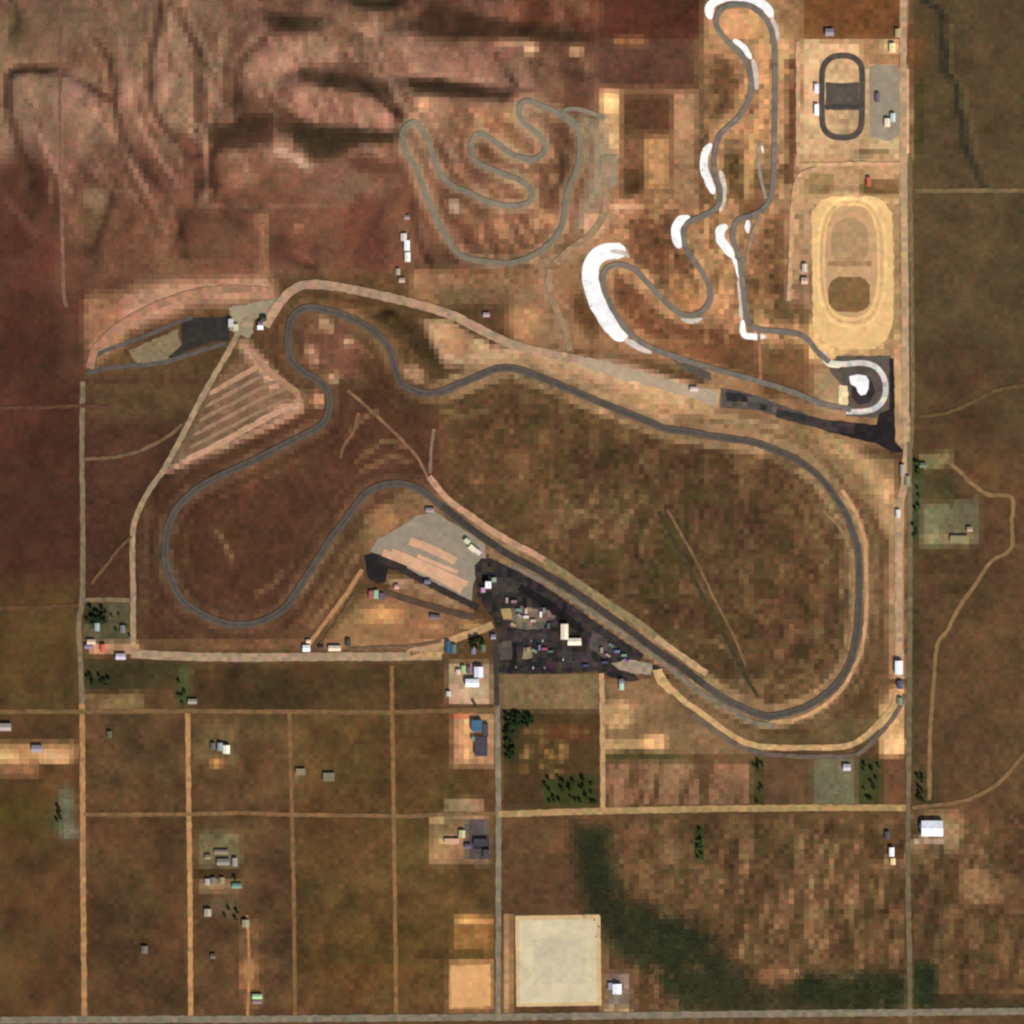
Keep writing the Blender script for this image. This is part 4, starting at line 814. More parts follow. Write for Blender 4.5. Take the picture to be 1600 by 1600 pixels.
for pts, cl in ((MAIN, True), (STREETS, False), (HILLC, True)):
    c = catmull(pts, cl, 8)
    if cl: c = np.vstack([c, c[:1]])
    nearc = np.minimum(nearc, seg_nearest(c, PX, PY, 30)[0])
for r_ in ROADS:
    nearc = np.minimum(nearc, seg_nearest(polyline(r_[1], 10), PX, PY, 30)[0])
def grid_lookup(a, x, y):
    return a[np.clip(((y - gy[0]) / G).round().astype(int), 0, a.shape[0] - 1), np.clip(((x - gx[0]) / G).round().astype(int), 0, a.shape[1] - 1)]
lum = np.zeros(PX.shape); lum[:ny, :nx] = ALB.sum(-1); 
def dens(x, y):
    d = 0.25 + 0.9 * (fbm(x, y, 24, 401, 3) - .35)
    d = d * np.where(grid_lookup(nearc, x, y) < 11, 0, 1) * np.where(grid_lookup(lum, x, y) > .46, 0, 1)
    for a, b, c2, d2 in [(565,795,775,960),(740,860,1050,1066),(1250,60,1415,560),(1270,550,1415,710),(262,490,445,565),(800,1425,990,1590),(700,1030,775,1200),(700,1500,775,1580),(1120,600,1290,680)]:
        d = np.where((x > a) & (x < c2) & (y > b) & (y < d2), 0, d)
    return np.clip(d, 0, 1)
scrub('desert_scrub', 'low dark desert scrub dotting the brown ground', 60000, dens, (84, 66, 40), .6, 1.35, 5)
def wdens(x, y):
    a = np.zeros(PX.shape); a[:ny, :nx] = np.maximum(wash, np.maximum(np.maximum(rect(1240, 1520, 1410, 1578, 10, 1), rect(1432, 1500, 1465, 1572, 6, 1)), rect(1086, 1292, 1100, 1350, 4, 1)))
    d = grid_lookup(a, x, y) * np.where(grid_lookup(nearc, x, y) < 9, 0, 1)
    return d * np.where((x > 950) & (x < 988) & (y > 1515) & (y < 1590), 0, 1)
scrub('wash_brush', 'dense green brush filling the southern wash', 110000, wdens, (50, 56, 32), .8, 1.8, 6)

# ------------------------------------------------------------------ buildings
def box(bm, x0, y0, z0, x1, y1, z1):
    v = [bm.verts.new(p) for p in ((x0,y0,z0),(x1,y0,z0),(x1,y1,z0),(x0,y1,z0),(x0,y0,z1),(x1,y0,z1),(x1,y1,z1),(x0,y1,z1))]
    for f in ((3,2,1,0),(4,5,6,7),(0,1,5,4),(1,2,6,5),(2,3,7,6),(3,0,4,7)): bm.faces.new([v[i] for i in f])
def roof_mat(c): return mat('roof_%d_%d_%d' % c, c, .6, .05, .06, .3, 3.0)
def wall_mat(c): return mat('wall_%d_%d_%d' % c, c, .85, .04, .06, .2, 2.0)
def wing(t, w, d, h, rc, wc, kind, ox=0, oy=0, openings=True):
    bm = bmesh.new()
    if kind == 'canopy':
        for sx in (-1, 1):
            for sy in (-1, 1): box(bm, ox + sx * (w / 2 - .4) - .12, oy + sy * (d / 2 - .4) - .12, -.6, ox + sx * (w / 2 - .4) + .12, oy + sy * (d / 2 - .4) + .12, h)
        bm_obj('frame', bm, wall_mat((150, 150, 150)), t)
    else:
        box(bm, ox - w / 2, oy - d / 2, -.8, ox + w / 2, oy + d / 2, h)
        if kind == 'gable':           # gable ends close the wall under the roof
            along = w >= d
            rise = .13 * min(w, d)
            for s in (-1, 1):
                if along: p = [(ox + s * w / 2, oy - d / 2, h), (ox + s * w / 2, oy + d / 2, h), (ox + s * w / 2, oy, h + rise)]
                else: p = [(ox - w / 2, oy + s * d / 2, h), (ox + w / 2, oy + s * d / 2, h), (ox, oy + s * d / 2, h + rise)]
                bm.faces.new([bm.verts.new(q) for q in p])
        bm_obj('wall', bm, wall_mat(wc), t)
    bm = bmesh.new(); e = .5
    if kind in ('flat', 'canopy'):
        box(bm, ox - w / 2 - e, oy - d / 2 - e, h + .003, ox + w / 2 + e, oy + d / 2 + e, h + .3)
    else:
        rise = .13 * min(w, d); along = w >= d
        th = .2
        if along:
            A0 = [(ox - w / 2 - e, oy - d / 2 - e, h - .1), (ox + w / 2 + e, oy - d / 2 - e, h - .1), (ox + w / 2 + e, oy, h + rise + .05), (ox - w / 2 - e, oy, h + rise + .05), (ox + w / 2 + e, oy + d / 2 + e, h - .1), (ox - w / 2 - e, oy + d / 2 + e, h - .1)]
        else:
            A0 = [(ox + w / 2 + e, oy - d / 2 - e, h - .1), (ox + w / 2 + e, oy + d / 2 + e, h - .1), (ox, oy + d / 2 + e, h + rise + .05), (ox, oy - d / 2 - e, h + rise + .05), (ox - w / 2 - e, oy + d / 2 + e, h - .1), (ox - w / 2 - e, oy - d / 2 - e, h - .1)]
        lo = [bm.verts.new(p) for p in A0]; hi = [bm.verts.new((p[0], p[1], p[2] + th)) for p in A0]
        for f in ((0,1,2,3),(3,2,4,5)):
            bm.faces.new([hi[i] for i in f]); bm.faces.new([lo[i] for i in reversed(f)])
        for a, b in ((0,1),(1,2),(2,4),(4,5),(5,3),(3,0)): bm.faces.new([lo[a], lo[b], hi[b], hi[a]])
    rf = bm_obj('roof', bm, roof_mat(rc), t)
    if kind != 'canopy' and min(w, d) > 9:
        for i in range(max(1, int(max(w, d) / 14))):
            bm = bmesh.new()
            q = -max(w, d) / 2 + (i + .5) * max(w, d) / max(1, int(max(w, d) / 14))
            if kind == 'gable': px_, py_, pz = (ox + q, oy, h + .13 * min(w, d)) if w >= d else (ox, oy + q, h + .13 * min(w, d))
            else: px_, py_, pz = (ox + q * .8, oy + d * .18, h + .15) if w >= d else (ox + w * .18, oy + q * .8, h + .15)
            box(bm, px_ - .6, py_ - .6, pz, px_ + .6, py_ + .6, pz + .9)
            bm_obj('roof_vent', bm, wall_mat((150, 150, 150)), rf)
    if openings and kind != 'canopy':
        bm = bmesh.new(); dw = min(3.5, w * .3); box(bm, ox - dw / 2, oy - d / 2 - .06, 0, ox + dw / 2, oy - d / 2 + .2, min(h - .3, 2.8)); bm_obj('door', bm, wall_mat((96, 90, 84)), t)
        for s in (-1, 1):
            bm = bmesh.new(); box(bm, ox + s * w * .33 - .6, oy - d / 2 - .05, 1, ox + s * w * .33 + .6, oy - d / 2 + .2, min(h - .4, 2.1)); bm_obj('window', bm, mat('window_glass', (40, 46, 52), .15, 0, 0, .5), t)
def building(name, label, cat, px, py, w, d, h, rc, kind='gable', rot=0, wc=(190, 180, 165), group=None, wings=None):
    x, y = W(px, py)
    t = empty(name, (x, y, float(H(px, py)) + .3), math.radians(rot))
    tag(t, label, cat, group)
    wing(t, w, d, h, rc, wc, kind)
    for (ox, oy, w2, d2, h2) in (wings or []): wing(t, w2, d2, h2, rc, wc, kind, ox, oy, False)
    return t
WT = (250, 250, 250); CR = (240, 222, 190); GR = (165, 158, 150); LI = (196, 184, 190); TE = (150, 176, 166); BLU = (52, 84, 112)
BL = [
 ('shed','bright white shed on the tan access road below the dirt triangle','shed',479,1013,14,12,4,WT,'gable',0),
 ('shed','small pale shed just above the white shed by the dirt triangle','shed',482,1002,8,6,3,(214,196,170),'gable',0),
 ('shed','long cream roofed shed east of the bright white shed','shed',523,1013,24,10,4,(226,204,178),'gable',0),
 ('shed','small dark brown shed between the white and cream sheds','shed',502,1012,10,8,3,(74,62,58),'gable',0),
 ('shed','dark green grey shed east of the long cream shed','shed',544,1004,10,12,3,(66,64,52),'gable',0),
 ('control_tower','white square control tower on the black paddock beside the straight','tower',763,914,11,13,10,WT,'flat',0),
 ('timing_hut','lilac roofed hut at the foot of the white control tower','hut',755,922,8,9,3.5,(186,140,176),'flat',0),
 ('scoring_hut','pale green roofed hut north east of the control tower','hut',772,906,8,8,3.5,(150,160,136),'flat',0),
 ('warehouse','bluish white warehouse in the pale yard, upper one of two','warehouse',748,1050,17,20,6,(226,228,244),'gable',0),
 ('warehouse','bright white warehouse in the pale yard, lower one of two','warehouse',738,1067,26,15,6,WT,'gable',0),
 ('shed','green roofed shed in the north of the pale yard','shed',724,1046,8,14,3.5,(160,190,122),'gable',0),
 ('shed','pink roofed shed beside the green roofed shed','shed',716,1050,8,9,3.5,(230,190,184),'gable',0),
 ('shed','purple grey roofed shed east of the green roofed shed','shed',733,1047,8,13,3.5,(112,88,110),'gable',0),
 ('shed','pale grey shed in the west corner of the pale yard','shed',701,1084,8,9,3.2,(204,204,188),'gable',0),
 ('house','deep blue roofed building at the end of the tan access road','building',700,1011,9,22,4,BLU,'gable',0),
 ('house','teal roofed building beside the deep blue roof','building',709,1014,9,17,4,(86,112,102),'gable',0),
 ('shed','grey blue shed below the dark trees by the approach road','shed',740,1016,8,15,3.5,(124,126,138),'gable',0),
 ('shed','dark teal shed east of the grey blue shed','shed',755,1013,8,14,3.5,(96,112,88),'gable',0),
 ('shed','lilac shed on the paddock corner above the approach road','shed',771,995,9,9,3.5,(142,132,148),'gable',0),
 ('warehouse','blue roofed hall at the north end of the orange yard','warehouse',745,1134,20,22,6,(62,100,126),'flat',0),
 ('warehouse','long dark purple grey hall in the orange yard','warehouse',752,1166,24,38,6,(66,58,68),'flat',0),
 ('shed','narrow dark strip roof east of the blue roofed hall','shed',759,1141,10,24,5,(74,66,72),'flat',0),
 ('shed','pale teal shed between the blue and dark halls','shed',744,1154.5,17,8,5.4,(122,144,122),'flat',0),
 ('house','white house beside the pale square concrete pad','house',964,1545,17,19,5,(248,248,250),'gable',0),
 ('shed','grey lilac lean-to on the west side of the white house','shed',953,1541,7,13,3,(150,144,156),'gable',0),
 ('barn','very large bright white barn east of the section road','barn',1456, 1294, 42, 30, 7,WT,'gable',0),
 ('shed','pale lilac annex on the north west corner of the big barn','shed',1440,1291,8,10,4,(226,206,204),'gable',0),
 ('house','white house west of the section road opposite the big barn','house',1393,1331,9,17,5,WT,'gable',0),
 ('shed','cream shed on the south side of the small white house','shed',1395,1346,9,12,3.5,(236,206,150),'gable',0),
 ('shed','dark blue grey shed north of the small white house','shed',1386,1305,9,14,3.5,(76,76,82),'gable',0),
 ('workshop','bright white workshop on the eastern boundary strip','workshop',1404,1043,14,26,6,WT,'gable',0),
 ('shed','dark blue roofed shed south of the white workshop','shed',1406,1070,10,16,4,(78,80,104),'gable',0),
 ('shed','teal shed below the dark blue roofed shed','shed',1406,1096,9,14,4,(128,136,112),'gable',0),
 ('shed','pale lilac shed on the grey green plot by the perimeter road','shed',1323,1199,14,12,4,(190,184,188),'gable',0),
 ('house','cream white farmhouse by the second dirt lane','house',354,1171,13,16,5,(250,240,216),'gable',0),
 ('shed','blue grey shed west of the cream white farmhouse','shed',344,1167,9,15,4,(150,160,160),'gable',0),
 ('shed','dark slate shed by the cream white farmhouse','shed',333,1166,8,12,3.5,(100,104,98),'gable',0),
 ('house','pinkish grey house at the western edge','house',8,1136,24,14,4.5,(168,152,146),'gable',0),
 ('house','lilac roofed house on the sandy western yard','house',58,1170,20,13,4.5,(152,142,150),'gable',0),
 ('house','pale blue roofed farmhouse among the dark farm trees','house',152,980,9,15,4.5,(150,172,166),'gable',0),
 ('shed','grey lilac shed east of the pale blue farmhouse','shed',192,983,9,14,3.5,(120,116,110),'gable',0),
 ('shed','red roofed shed on the pink farm yard','shed',161,1013,9,15,4,(196,96,74),'gable',0),
 ('house','lilac white farm building on the south edge of the pink yard','house',189,1026,19,11,4.5,(206,188,206),'gable',0),
 ('shed','blue lilac shed at the west end of the pink yard','shed',139,1010,15,8,3.5,(132,118,140),'gable',0),
 ('shed','pale pink shed above the blue lilac shed','shed',143,1003,16,9,3.5,(216,186,158),'gable',0),
 ('shed','grey shed at the north end of the second dirt lane','shed',301,1096,17,9,3.5,(150,146,124),'gable',0),
 ('shed','pale grey shed on the grey green pad, western one','shed',470,1206,18,12,3.5,(140,124,96),'flat',0),
 ('shed','olive grey shed on the grey green pad, eastern one','shed',514,1214,22,16,3.5,(122,112,84),'flat',0),
 ('scrap_shed','long grey roof in the salvage yard','shed',349,1347,24,12,3.5,(138,130,118),'gable',0),
 ('scrap_shed','lilac roof at the east end of the long grey roof','shed',367,1347,9,16,3.5,(154,146,144),'gable',0),
 ('scrap_shed','tan pink roof above the long grey roof','shed',346,1331,26,8,3,(140,120,102),'gable',0),
 ('scrap_shed','small brown roof on the west of the salvage yard','shed',325,1339,10,9,3,(134,116,88),'gable',0),
 ('scrap_shed','lilac and yellow hut at the west of the lower salvage row','shed',324,1378,9,12,3,(176,162,140),'gable',0),
 ('scrap_shed','tan hut in the middle of the lower salvage row','shed',347,1376,9,12,3,(150,134,102),'gable',0),
 ('scrap_shed','teal roof at the east of the lower salvage row','shed',370,1384,18,9,3,(112,140,126),'gable',0),
 ('scrap_shed','slate blue hut left of the tan hut','shed',333,1376,9,12,3,(112,114,110),'gable',0),
 ('house','pale grey house south of the salvage rows','house',325,1426,13,14,4,(172,162,140),'gable',0),
 ('house','pale grey green house at the head of the orange drive','house',384,1443,13,14,4,(158,152,120),'gable',0),
 ('shed','pale green shed at the foot of the orange drive','shed',402,1557,19,9,3.5,(166,200,148),'gable',0),
 ('shed','mauve shed joined below the pale green shed','shed',402,1565,17,7,3,(140,112,122),'gable',0),
 ('shed','tiny blue grey shed in the empty plot by the orange drive','shed',333,1494,9,9,3,(96,96,80),'gable',0),
 ('shed','tiny grey shed alone in the western plot','shed',226,1484,12,14,3,(112,104,90),'gable',0),
 ('shed','tiny olive shed near the top of the western plot','shed',171,1148,9,13,3,(98,92,66),'gable',0),
 ('pump_house','white pump house at the west of the hairpin','pump house',407,512,11,8,4,(244,252,248),'flat',0),
 ('shed','black shed north of the white pump house','shed',412,498,11,10,4,(58,54,38),'gable',0),
 ('shed','purple roofed hut between the black shed and pump house','hut',407,505,8,7,3.5,(112,88,120),'gable',0),
 ('canopy','pale lilac canopy at the east end of the skid pad','canopy',361,505,9,16,4,(196,188,186),'canopy',0),
 ('canopy','pale green canopy beside the lilac one','canopy',369,512,9,12,4,(196,196,160),'canopy',0),
 ('water_tank_shed','tall cream shed at the top of the hillside row','shed',631,371,11,14,4,(220,206,190),'gable',0),
 ('water_tank_shed','bright white shed in the hillside row','shed',636,384,10,20,4,WT,'gable',0),
 ('water_tank_shed','lowest bright white shed of the hillside row','shed',637,402,10,18,4,(252,246,232),'gable',0),
 ('shed','grey lilac hut above the hillside row','hut',636,340,10,8,3,(148,132,120),'gable',0),
 ('shed','pale grey hut below the hillside row','hut',622,425,8,12,3,(184,160,138),'gable',0),
 ('shed','pale lilac hut at the bottom of the hillside row','hut',628,438,11,9,3,(188,158,142),'gable',0),
 ('canopy','white shade canopy west of the kart circuit, upper one','canopy',1276,139,8,18,4,(250,236,242),'canopy',0),
 ('canopy','white shade canopy west of the kart circuit, lower one','canopy',1276,172,8,22,4,(252,252,250),'canopy',0),
 ('kart_office','cream pink roofed office on the grey lot by the kart circuit','office',1386,192,10,16,4,(252,226,196),'gable',0),
 ('kart_office','pale aqua roof beside the cream kart office','shed',1395,184,9,16,4,(204,218,208),'gable',0),
 ('shed','mauve shed on the west side of the grey kart lot','shed',1371,153,8,18,3.5,(112,96,100),'gable',0),
 ('shed','cream roofed shed north of the grey kart lot','shed',1394,75,11,17,4,(254,226,164),'gable',0),
 ('shed','pale tan shed above the cream roofed shed','shed',1402,52,8,16,3.5,(178,160,112),'gable',0),
 ('shed','blue lilac roofed shed north west of the kart circuit','shed',1296,51,16,14,4,(140,134,140),'gable',0),
 ('shed','small red shed between the kart circuit and clay oval','shed',1357,284,8,17,3.5,(200,98,70),'gable',0),
 ('grandstand','cream roofed grandstand on the north edge of the grey paddock','grandstand',738,857,14,10,5,(232,218,186),'canopy',-40),
 ('grandstand','pale pink roofed stand beside the cream grandstand','grandstand',747,863,11,8,5,(226,200,196),'canopy',-40),
 ('grandstand','pale yellow roofed stand north west of the cream grandstand','grandstand',730,846,11,8,5,(206,202,168),'canopy',-40),
 ('shed','lilac shed north of the grey paddock beside the straight','shed',672,797,16,8,3.5,(150,132,134),'gable',0),
 ('shed','pale aqua shed below the end of the pit lane','shed',971,1073,8,12,3.5,(172,208,184),'gable',0),
 ('shed','slate shed just above the pale aqua shed','shed',971,1064,8,8,3.5,(112,120,122),'gable',0),
 ('canopy','pale green canopy west of the striped paddock','canopy',588,929,8,16,4,(150,186,150),'canopy',0),
 ('canopy','red canopy beside the pale green one','canopy',580,930,8,16,4,(168,92,84),'canopy',0),
 ('canopy','purple canopy east of the pale green one','canopy',597,932,9,12,4,(104,86,102),'canopy',0),
 ('shed','blue lilac shed on the dark paddock lane','shed',668,909,12,8,3.5,(112,108,130),'gable',0),
 ('shed','pale pink hut on the tan row of the paddock','hut',620,917,8,8,3.5,(196,152,142),'gable',0),
 ('shed','grey lilac shed in the dirt triangle','shed',680,964,20,8,3.5,(104,96,100),'gable',-8),
 ('shed','lilac hut on the pink plateau above the hairpin','hut',760,492,12,8,3,(172,150,156),'gable',0),
 ('shed','pale lilac hut on the pale gravel runoff strip','hut',1084,608,14,8,3.5,(206,186,180),'gable',0),
 ('shed','pale lilac shed on the track west of the clay oval','shed',1257,419,9,16,3.5,(206,188,176),'gable',0),
 ('shed','pink shed on the track west of the clay oval','shed',1257,439,12,12,3.5,(210,172,152),'gable',0),
 ('shed','white hut at the top of the eastern boundary strip','hut',1403,803,8,16,3.5,(214,214,206),'gable',0),
 ('shed','pale grey hut beside the section road at the boundary bend','hut',1410,735,8,22,3.5,(170,158,140),'gable',0),
 ('shed','sage hut beside the section road below the boundary bend','hut',1418,752,8,20,3.5,(140,138,112),'gable',0),
 ('shed','pale pink shed on the grey green lot in the east','shed',1515,827,10,9,3.5,(172,146,118),'gable',0),
 ('shed','sage roofed shed on the grey green lot in the east','shed',1498,842,34,12,3.5,(142,128,90),'flat',0),
 ('shed','aqua hut at the corner of the eastern green patch','hut',1442,727,12,9,3.5,(106,122,98),'gable',0),
 ('shed','grey blue shed in the dark salvage corner by the approach road','shed',731,1322,12,9,3.5,(96,82,98),'gable',0),
 ('shed','pale yellow shed in the salvage corner by the approach road','shed',722,1303,12,14,3.5,(196,184,140),'gable',0),
 ('shed','pale pink roof west of the salvage corner','shed',706,1314,28,9,3.5,(206,160,130),'flat',0),
 ('shed','long dark slate roof in the salvage corner','shed',751,1316,28,14,4,(56,52,60),'flat',0),
 ('shed','dark mauve roof at the south of the salvage corner','shed',760,1334,12,16,4,(72,60,68),'flat',0),
]
for b in BL: building(*b)
building('clubhouse', 'cream L shaped clubhouse on the black pit paddock', 'clubhouse', 882, 987, 14, 30, 5, (246, 224, 196), 'gable', 0, (196, 182, 160), None, [(20, -20, 26, 13, 4.6)])

# ------------------------------------------------------------------ trees
def tree_meshes(seed, c):
    r = random.Random(seed)
    bm = bmesh.new()
    def limb(p, q, r0, r1, n=6):
        d = (Vector(q) - Vector(p)).normalized(); s = d.orthogonal().normalized(); u = d.cross(s)
        a = []; b = []
        for i in range(n):
            t = 2 * math.pi * i / n
            o = s * math.cos(t) + u * math.sin(t)
            a.append(bm.verts.new(Vector(p) + o * r0)); b.append(bm.verts.new(Vector(q) + o * r1))
        for i in range(n): bm.faces.new([a[i], a[(i + 1) % n], b[(i + 1) % n], b[i]])
    limb((0, 0, -.5), (0.1, 0, 1.7), .28, .2)
    lobes = []
    for i in range(7):
        a = i * 2.4 + r.uniform(-.4, .4); q = r.uniform(.8, 2.0)
        p = (q * math.cos(a), q * math.sin(a), r.uniform(2.2, 4.2))
        limb((0.1, 0, 1.6), p, .14, .05, 5); lobes.append((p, r.uniform(.8, 1.4)))
    lobes.append(((0, 0, 4.3), 1.2))
    tm = bpy.data.meshes.new('trunk'); bm.to_mesh(tm); bm.free(); tm.materials.append(mat('bark', (86, 68, 52), .95, 0, .1))
    bm = bmesh.new()
    for (p, q) in lobes:
        for _ in range(60):
            d = Vector((r.gauss(0, 1), r.gauss(0, 1), r.gauss(0, .8))).normalized() * q * r.uniform(.45, 1.05)
            o = Vector(p) + d
            n = Vector((r.gauss(0, 1), r.gauss(0, 1), r.gauss(.6, 1))).normalized(); s = n.orthogonal().normalized() * r.uniform(.35, .7); u = n.cross(s).normalized() * r.uniform(.35, .7)
            bm.faces.new([bm.verts.new(o - s - u), bm.verts.new(o + s - u * .6), bm.verts.new(o + s * .7 + u), bm.verts.new(o - s * .8 + u * .8)])
    cm = bpy.data.meshes.new('crown'); bm.to_mesh(cm); bm.free(); cm.materials.append(mat('foliage_%d' % seed, c, .9, .15, .3, .15, 2.0))
    return tm, cm
TV = [tree_meshes(1, (54, 72, 36)), tree_meshes(2, (60, 70, 38)), tree_meshes(3, (50, 66, 32)), tree_meshes(4, (72, 92, 46))]
def tree(px, py, s, label, group=None, v=None):
    x, y = W(px, py)
    t = empty('tree', (x, y, float(H(px, py)) + .1), random.uniform(0, 6.28))
    t.scale = (s, s, s * random.uniform(.85, 1.1))
    tm, cm = TV[v if v is not None else random.randrange(3)]
    for nm, m_ in (('trunk', tm), ('crown', cm)):
        o = bpy.data.objects.new(nm, m_); COL.objects.link(o); o.parent = t
    return tag(t, label, 'tree', group)
def grove(n, x0, y0, x1, y1, smin, smax, label, group, v=None):
    done = []
    for _ in range(400):
        if len(done) >= n: break
        x = random.uniform(x0, x1); y = random.uniform(y0, y1)
        if all((x - a) ** 2 + (y - b) ** 2 > 20 for a, b in done):
            done.append((x, y)); tree(x, y, random.uniform(smin, smax), label, group, v)
grove(14, 136, 950, 166, 974, 1.2, 1.8, 'dark tree in the clump north of the pale blue farmhouse', 'dark trees by the farmhouse')
grove(5, 170, 958, 204, 1000, .8, 1.2, 'small green tree in the east of the farmstead', 'small farmstead trees', 3)
grove(9, 136, 1056, 172, 1070, 1.1, 1.6, 'dark tree in the clump south of the pink farm yard', 'dark trees south of the farm yard')
grove(5, 279, 1060, 292, 1102, 1.0, 1.5, 'green tree at the north end of the second dirt lane', 'trees at the lane end', 3)
grove(22, 790, 1115, 832, 1134, 1.2, 1.8, 'dense dark tree along the north edge of the orchard', 'dark trees along the north edge of the orchard')
grove(16, 790, 1136, 806, 1186, 1.1, 1.7, 'dark tree along the west edge of the orchard', 'dark trees along the west edge of the orchard')
grove(26, 848, 1214, 930, 1258, 1.0, 1.6, 'dark green tree in the south part of the orchard', 'orchard trees in the south part')
grove(6, 736, 1000, 756, 1012, 1.4, 2.0, 'near black tree in the clump north of the pale yard', 'dark clump by the approach road', 2)
tree(742, 1101, 1.5, 'single bright green tree south of the white warehouses', None, 3)
tree(368, 1374, 1.4, 'single green tree at the end of the lower salvage row', None, 3)
grove(4, 340, 1412, 375, 1436, 1.0, 1.4, 'dark tree east of the pale grey salvage house', 'trees by the salvage house')
grove(12, 1427, 722, 1437, 838, 1.0, 1.5, 'green tree in the row beside the eastern section road', 'row of trees along the section road', 3)
grove(8, 1434, 1212, 1442, 1252, 1.1, 1.6, 'dark tree by the section road corner', 'trees at the section road corner')
grove(8, 1089, 1296, 1098, 1348, 1.0, 1.5, 'bright green tree in the short line below the tan lane', 'bright green line of trees', 3)
grove(10, 1345, 1188, 1374, 1252, 1.0, 1.5, 'dark tree in the strip east of the grey green plot', 'dark strip of trees by the grey green plot')
grove(8, 1177, 1188, 1193, 1254, .9, 1.4, 'dark tree in the strip west of the brown plot', 'dark strip of trees between the brown plots')
grove(5, 84, 1262, 98, 1292, 1.0, 1.5, 'dark tree on the grey green patch by the western section road', 'trees on the western grey green patch')

# ------------------------------------------------------------------ parked vehicles
def vmesh(name, boxes, m):
    bm = bmesh.new()
    for b in boxes: box(bm, *b)
    me = bpy.data.meshes.new(name); bm.to_mesh(me); bm.free(); me.materials.append(m)
    return me
def wheel_mesh():
    bm = bmesh.new(); bmesh.ops.create_cone(bm, cap_ends=True, segments=12, radius1=.36, radius2=.36, depth=.24)
    bmesh.ops.rotate(bm, verts=bm.verts, cent=(0, 0, 0), matrix=__import__('mathutils').Matrix.Rotation(math.pi / 2, 3, 'X'))
    me = bpy.data.meshes.new('wheel'); bm.to_mesh(me); bm.free(); me.materials.append(mat('tyre', (30, 30, 32), .9, 0, .05)); return me
WHEEL = wheel_mesh(); GLASS = mat('window_glass', (40, 46, 52))
def car_body():
    bm = bmesh.new()
    prof = [(-2.2, .3), (2.2, .3), (2.25, .75), (1.2, .95), (.5, 1.42), (-1.2, 1.45), (-1.9, 1.0), (-2.25, .9)]
    a = [bm.verts.new((x, -.88 if z < 1.2 else -.7, z)) for x, z in prof]; b = [bm.verts.new((x, .88 if z < 1.2 else .7, z)) for x, z in prof]
    bm.faces.new(a); bm.faces.new(list(reversed(b)))
    for i in range(len(prof)): k_ = (i + 1) % len(prof); bm.faces.new([a[i], b[i], b[k_], a[k_]])
    bmesh.ops.recalc_face_normals(bm, faces=bm.faces)
    me = bpy.data.meshes.new('body'); bm.to_mesh(me); bm.free(); return me
CAR = {}
def car(px, py, rot, cname, c, label, group):
    x, y = W(px, py); t = empty('parked_car', (x, y, float(H(px, py)) + .32), math.radians(rot)); tag(t, label, 'car', group)
    if cname not in CAR:
        m_ = car_body(); m_.materials.append(mat('car_' + cname, c, .4, 0, .03, .4)); CAR[cname] = m_
    o = bpy.data.objects.new('body', CAR[cname]); COL.objects.link(o); o.parent = t
    if 'glass' not in CAR: CAR['glass'] = vmesh('windscreen', [(.52, -.66, 1.0, 1.0, .66, 1.25)], GLASS)
    o = bpy.data.objects.new('windscreen', CAR['glass']); COL.objects.link(o); o.parent = t
    for sx in (-1.35, 1.35):
        for sy in (-.8, .8):
            o = bpy.data.objects.new('wheel', WHEEL); COL.objects.link(o); o.parent = t; o.location = (sx, sy, .36)
TRL = {}
def trailer(px, py, rot, cname, c, label, group, L=12.0, wd=3.0):
    x, y = W(px, py); t = empty('race_trailer', (x, y, float(H(px, py)) + .32), math.radians(rot)); tag(t, label, 'trailer', group)
    kx = (cname, L)
    if kx not in TRL:
        TRL[kx] = (vmesh('body', [(-L / 2, -wd / 2, .7, L / 2, wd / 2, 3.4)], mat('trailer_' + cname, c, .5, 0, .04, .3)),
                   vmesh('roof_vent', [(-L / 4 - .4, -.4, 3.4, -L / 4 + .4, .4, 3.7), (L / 4 - .4, -.4, 3.4, L / 4 + .4, .4, 3.7)], wall_mat((150, 150, 150))),
                   vmesh('drawbar', [(L / 2, -.15, .6, L / 2 + 1.8, .15, .8)], wall_mat((90, 90, 90))))
    for m_ in TRL[kx]:
        o = bpy.data.objects.new(m_.name.split('.')[0], m_); COL.objects.link(o); o.parent = t
    for sx in (-1.2, -2.2):
        for sy in (-wd / 2 + .1, wd / 2 - .1):
            o = bpy.data.objects.new('wheel', WHEEL); COL.objects.link(o); o.parent = t; o.location = (sx, sy, .36)
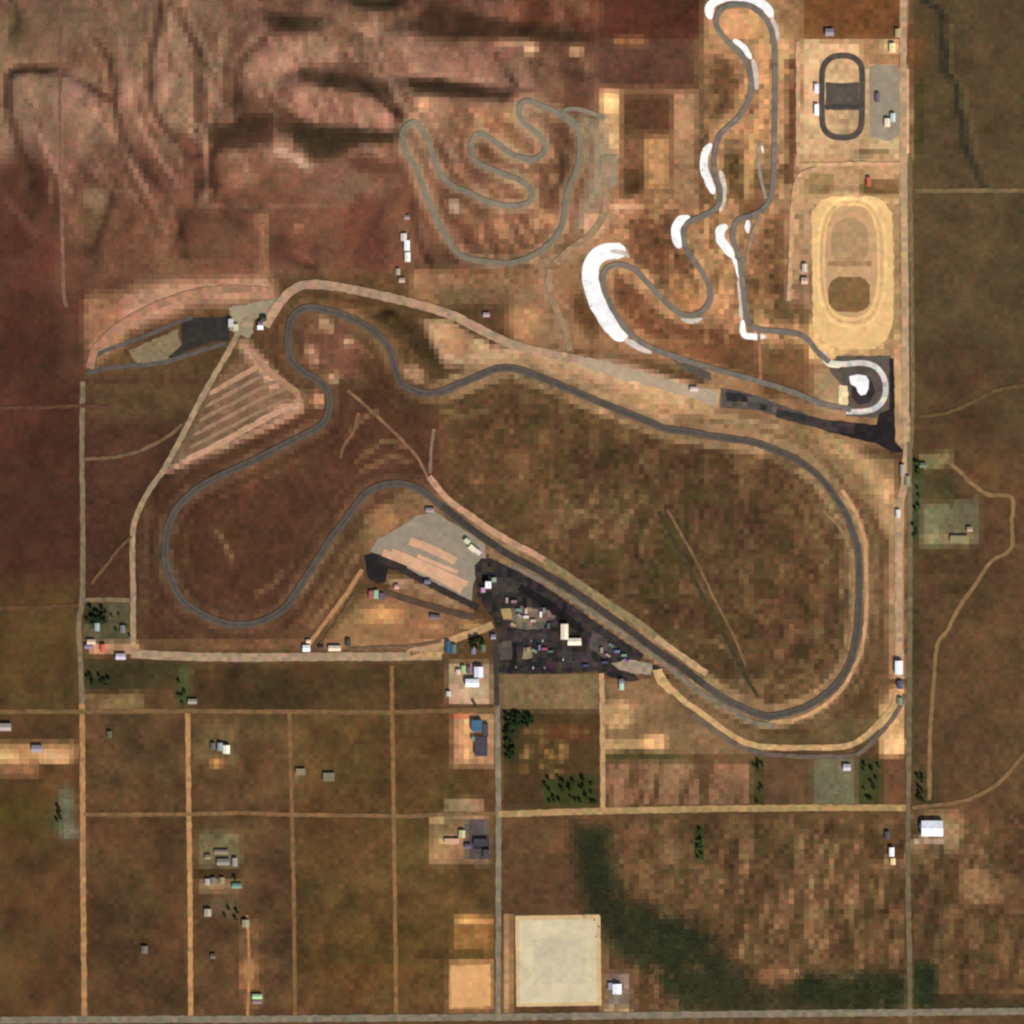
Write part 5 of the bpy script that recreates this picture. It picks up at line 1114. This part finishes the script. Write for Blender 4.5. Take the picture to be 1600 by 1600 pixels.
for i, (x, y, cn, c, lab) in enumerate([
   (822,964,'pale',(236,214,200),'pale pink trailer on the gravel island of the pit paddock'), (845,960,'cream',(240,240,220),'cream trailer at the east end of the gravel island'),
   (812,962,'grey',(150,150,150),'grey trailer at the west of the gravel island'), (833,970,'tan',(196,176,150),'tan trailer in the middle of the gravel island'),
   (792,938,'silver',(160,150,158),'silver trailer north of the gravel island'), (803,940,'rose',(160,120,124),'rose trailer north of the gravel island'),
   (810,953,'green',(100,150,130),'green trailer at the top of the gravel island'), (822,955,'pink',(206,176,160),'pink trailer at the top of the gravel island'),
   (850,954,'slate',(132,132,140),'slate trailer at the north east of the gravel island'), (857,978,'bluegrey',(90,100,112),'blue grey trailer east of the gravel island'),
   (843,1012,'violet',(112,112,160),'violet blue trailer in the south paddock row'), (851,1014,'crimson',(170,84,100),'crimson trailer in the south paddock row'),
   (835,1017,'lime',(120,150,106),'lime green trailer in the south paddock row'), (825,1016,'blush',(170,140,124),'blush trailer in the south paddock row'),
   (860,1018,'teal',(80,104,98),'teal trailer at the east end of the south paddock row'), (802,976,'sand',(176,156,110),'sand coloured trailer on the southwest of the island'),
   (945,1035,'indigo',(70,70,112),'indigo trailer near the pit exit apron'), (964,1018,'sky',(112,124,164),'sky blue trailer on the pit lane edge'),
   (955,1008,'aqua',(92,120,116),'aqua trailer on the pit lane edge'), (975,1024,'mint',(120,148,124),'mint trailer on the pit lane edge'),
   (978,1032,'plum',(130,90,140),'plum trailer above the pit exit apron'), (940,1016,'mauve',(168,140,134),'mauve trailer west of the pit lane trailers'),
   (950,1024,'rosegrey',(160,136,130),'rose grey trailer south of the aqua trailer'), (915,1040,'navy',(64,62,96),'navy trailer at the south edge of the paddock')]):
    trailer(x, y, random.choice((0, 0, 90, -33)), cn, c, lab, None, 11, 5)
spots = [(788 + 9 * i, 1042 + (i % 2)) for i in range(9)] + [(872 + 8 * i, 1030 + i * .4) for i in range(5)] + [(812 + 6 * i, 1001) for i in range(7)]
cols = [('white', (235, 235, 235)), ('black', (30, 30, 34)), ('silver', (170, 172, 176)), ('red', (150, 36, 34)), ('blue', (50, 70, 130))]
for i, (x, y) in enumerate(spots):
    cn, c = cols[i % 5] if i % 3 else cols[1]
    car(x, y, 90 if i % 4 else 75, cn, c, '%s car parked on the black asphalt pit paddock' % cn, '%s cars on the pit paddock' % cn)

# ------------------------------------------------------------------ light, sky, camera
ELEV, AZ = 33.0, 152.0
sun = bpy.data.lights.new('sun', 'SUN'); sun.energy = 3.6; sun.angle = math.radians(.53); sun.color = (1.0, .95, .87)
so = bpy.data.objects.new('sun', sun); so.rotation_euler = (math.radians(90 - ELEV), 0, math.radians(180 - AZ)); so.location = (0, 0, 500); COL.objects.link(so)
w = bpy.data.worlds.new('World'); scene.world = w; w.use_nodes = True
nt = w.node_tree; bg = nt.nodes['Background']; bg.inputs['Strength'].default_value = .06
sk = nt.nodes.new('ShaderNodeTexSky'); sk.sky_type = 'NISHITA'; sk.sun_disc = False; sk.sun_elevation = math.radians(ELEV); sk.sun_rotation = math.radians(AZ)
nt.links.new(sk.outputs[0], bg.inputs['Color'])
cam = bpy.data.cameras.new('camera'); co_ = bpy.data.objects.new('camera', cam); COL.objects.link(co_)
ALT = 8000.0
co_.location = (0, 0, ALT); co_.rotation_euler = (0, 0, 0)
cam.sensor_width = 36; cam.lens = 36 * ALT / (1600 * S); cam.clip_start = 10; cam.clip_end = 40000
scene.camera = co_
scene.view_settings.view_transform = 'Standard'; scene.view_settings.look = 'None'; scene.view_settings.gamma = 1.0
scene.view_settings.exposure = 0.55
scene.cycles.max_bounces = 4
scene.cycles.filter_width = 2.4
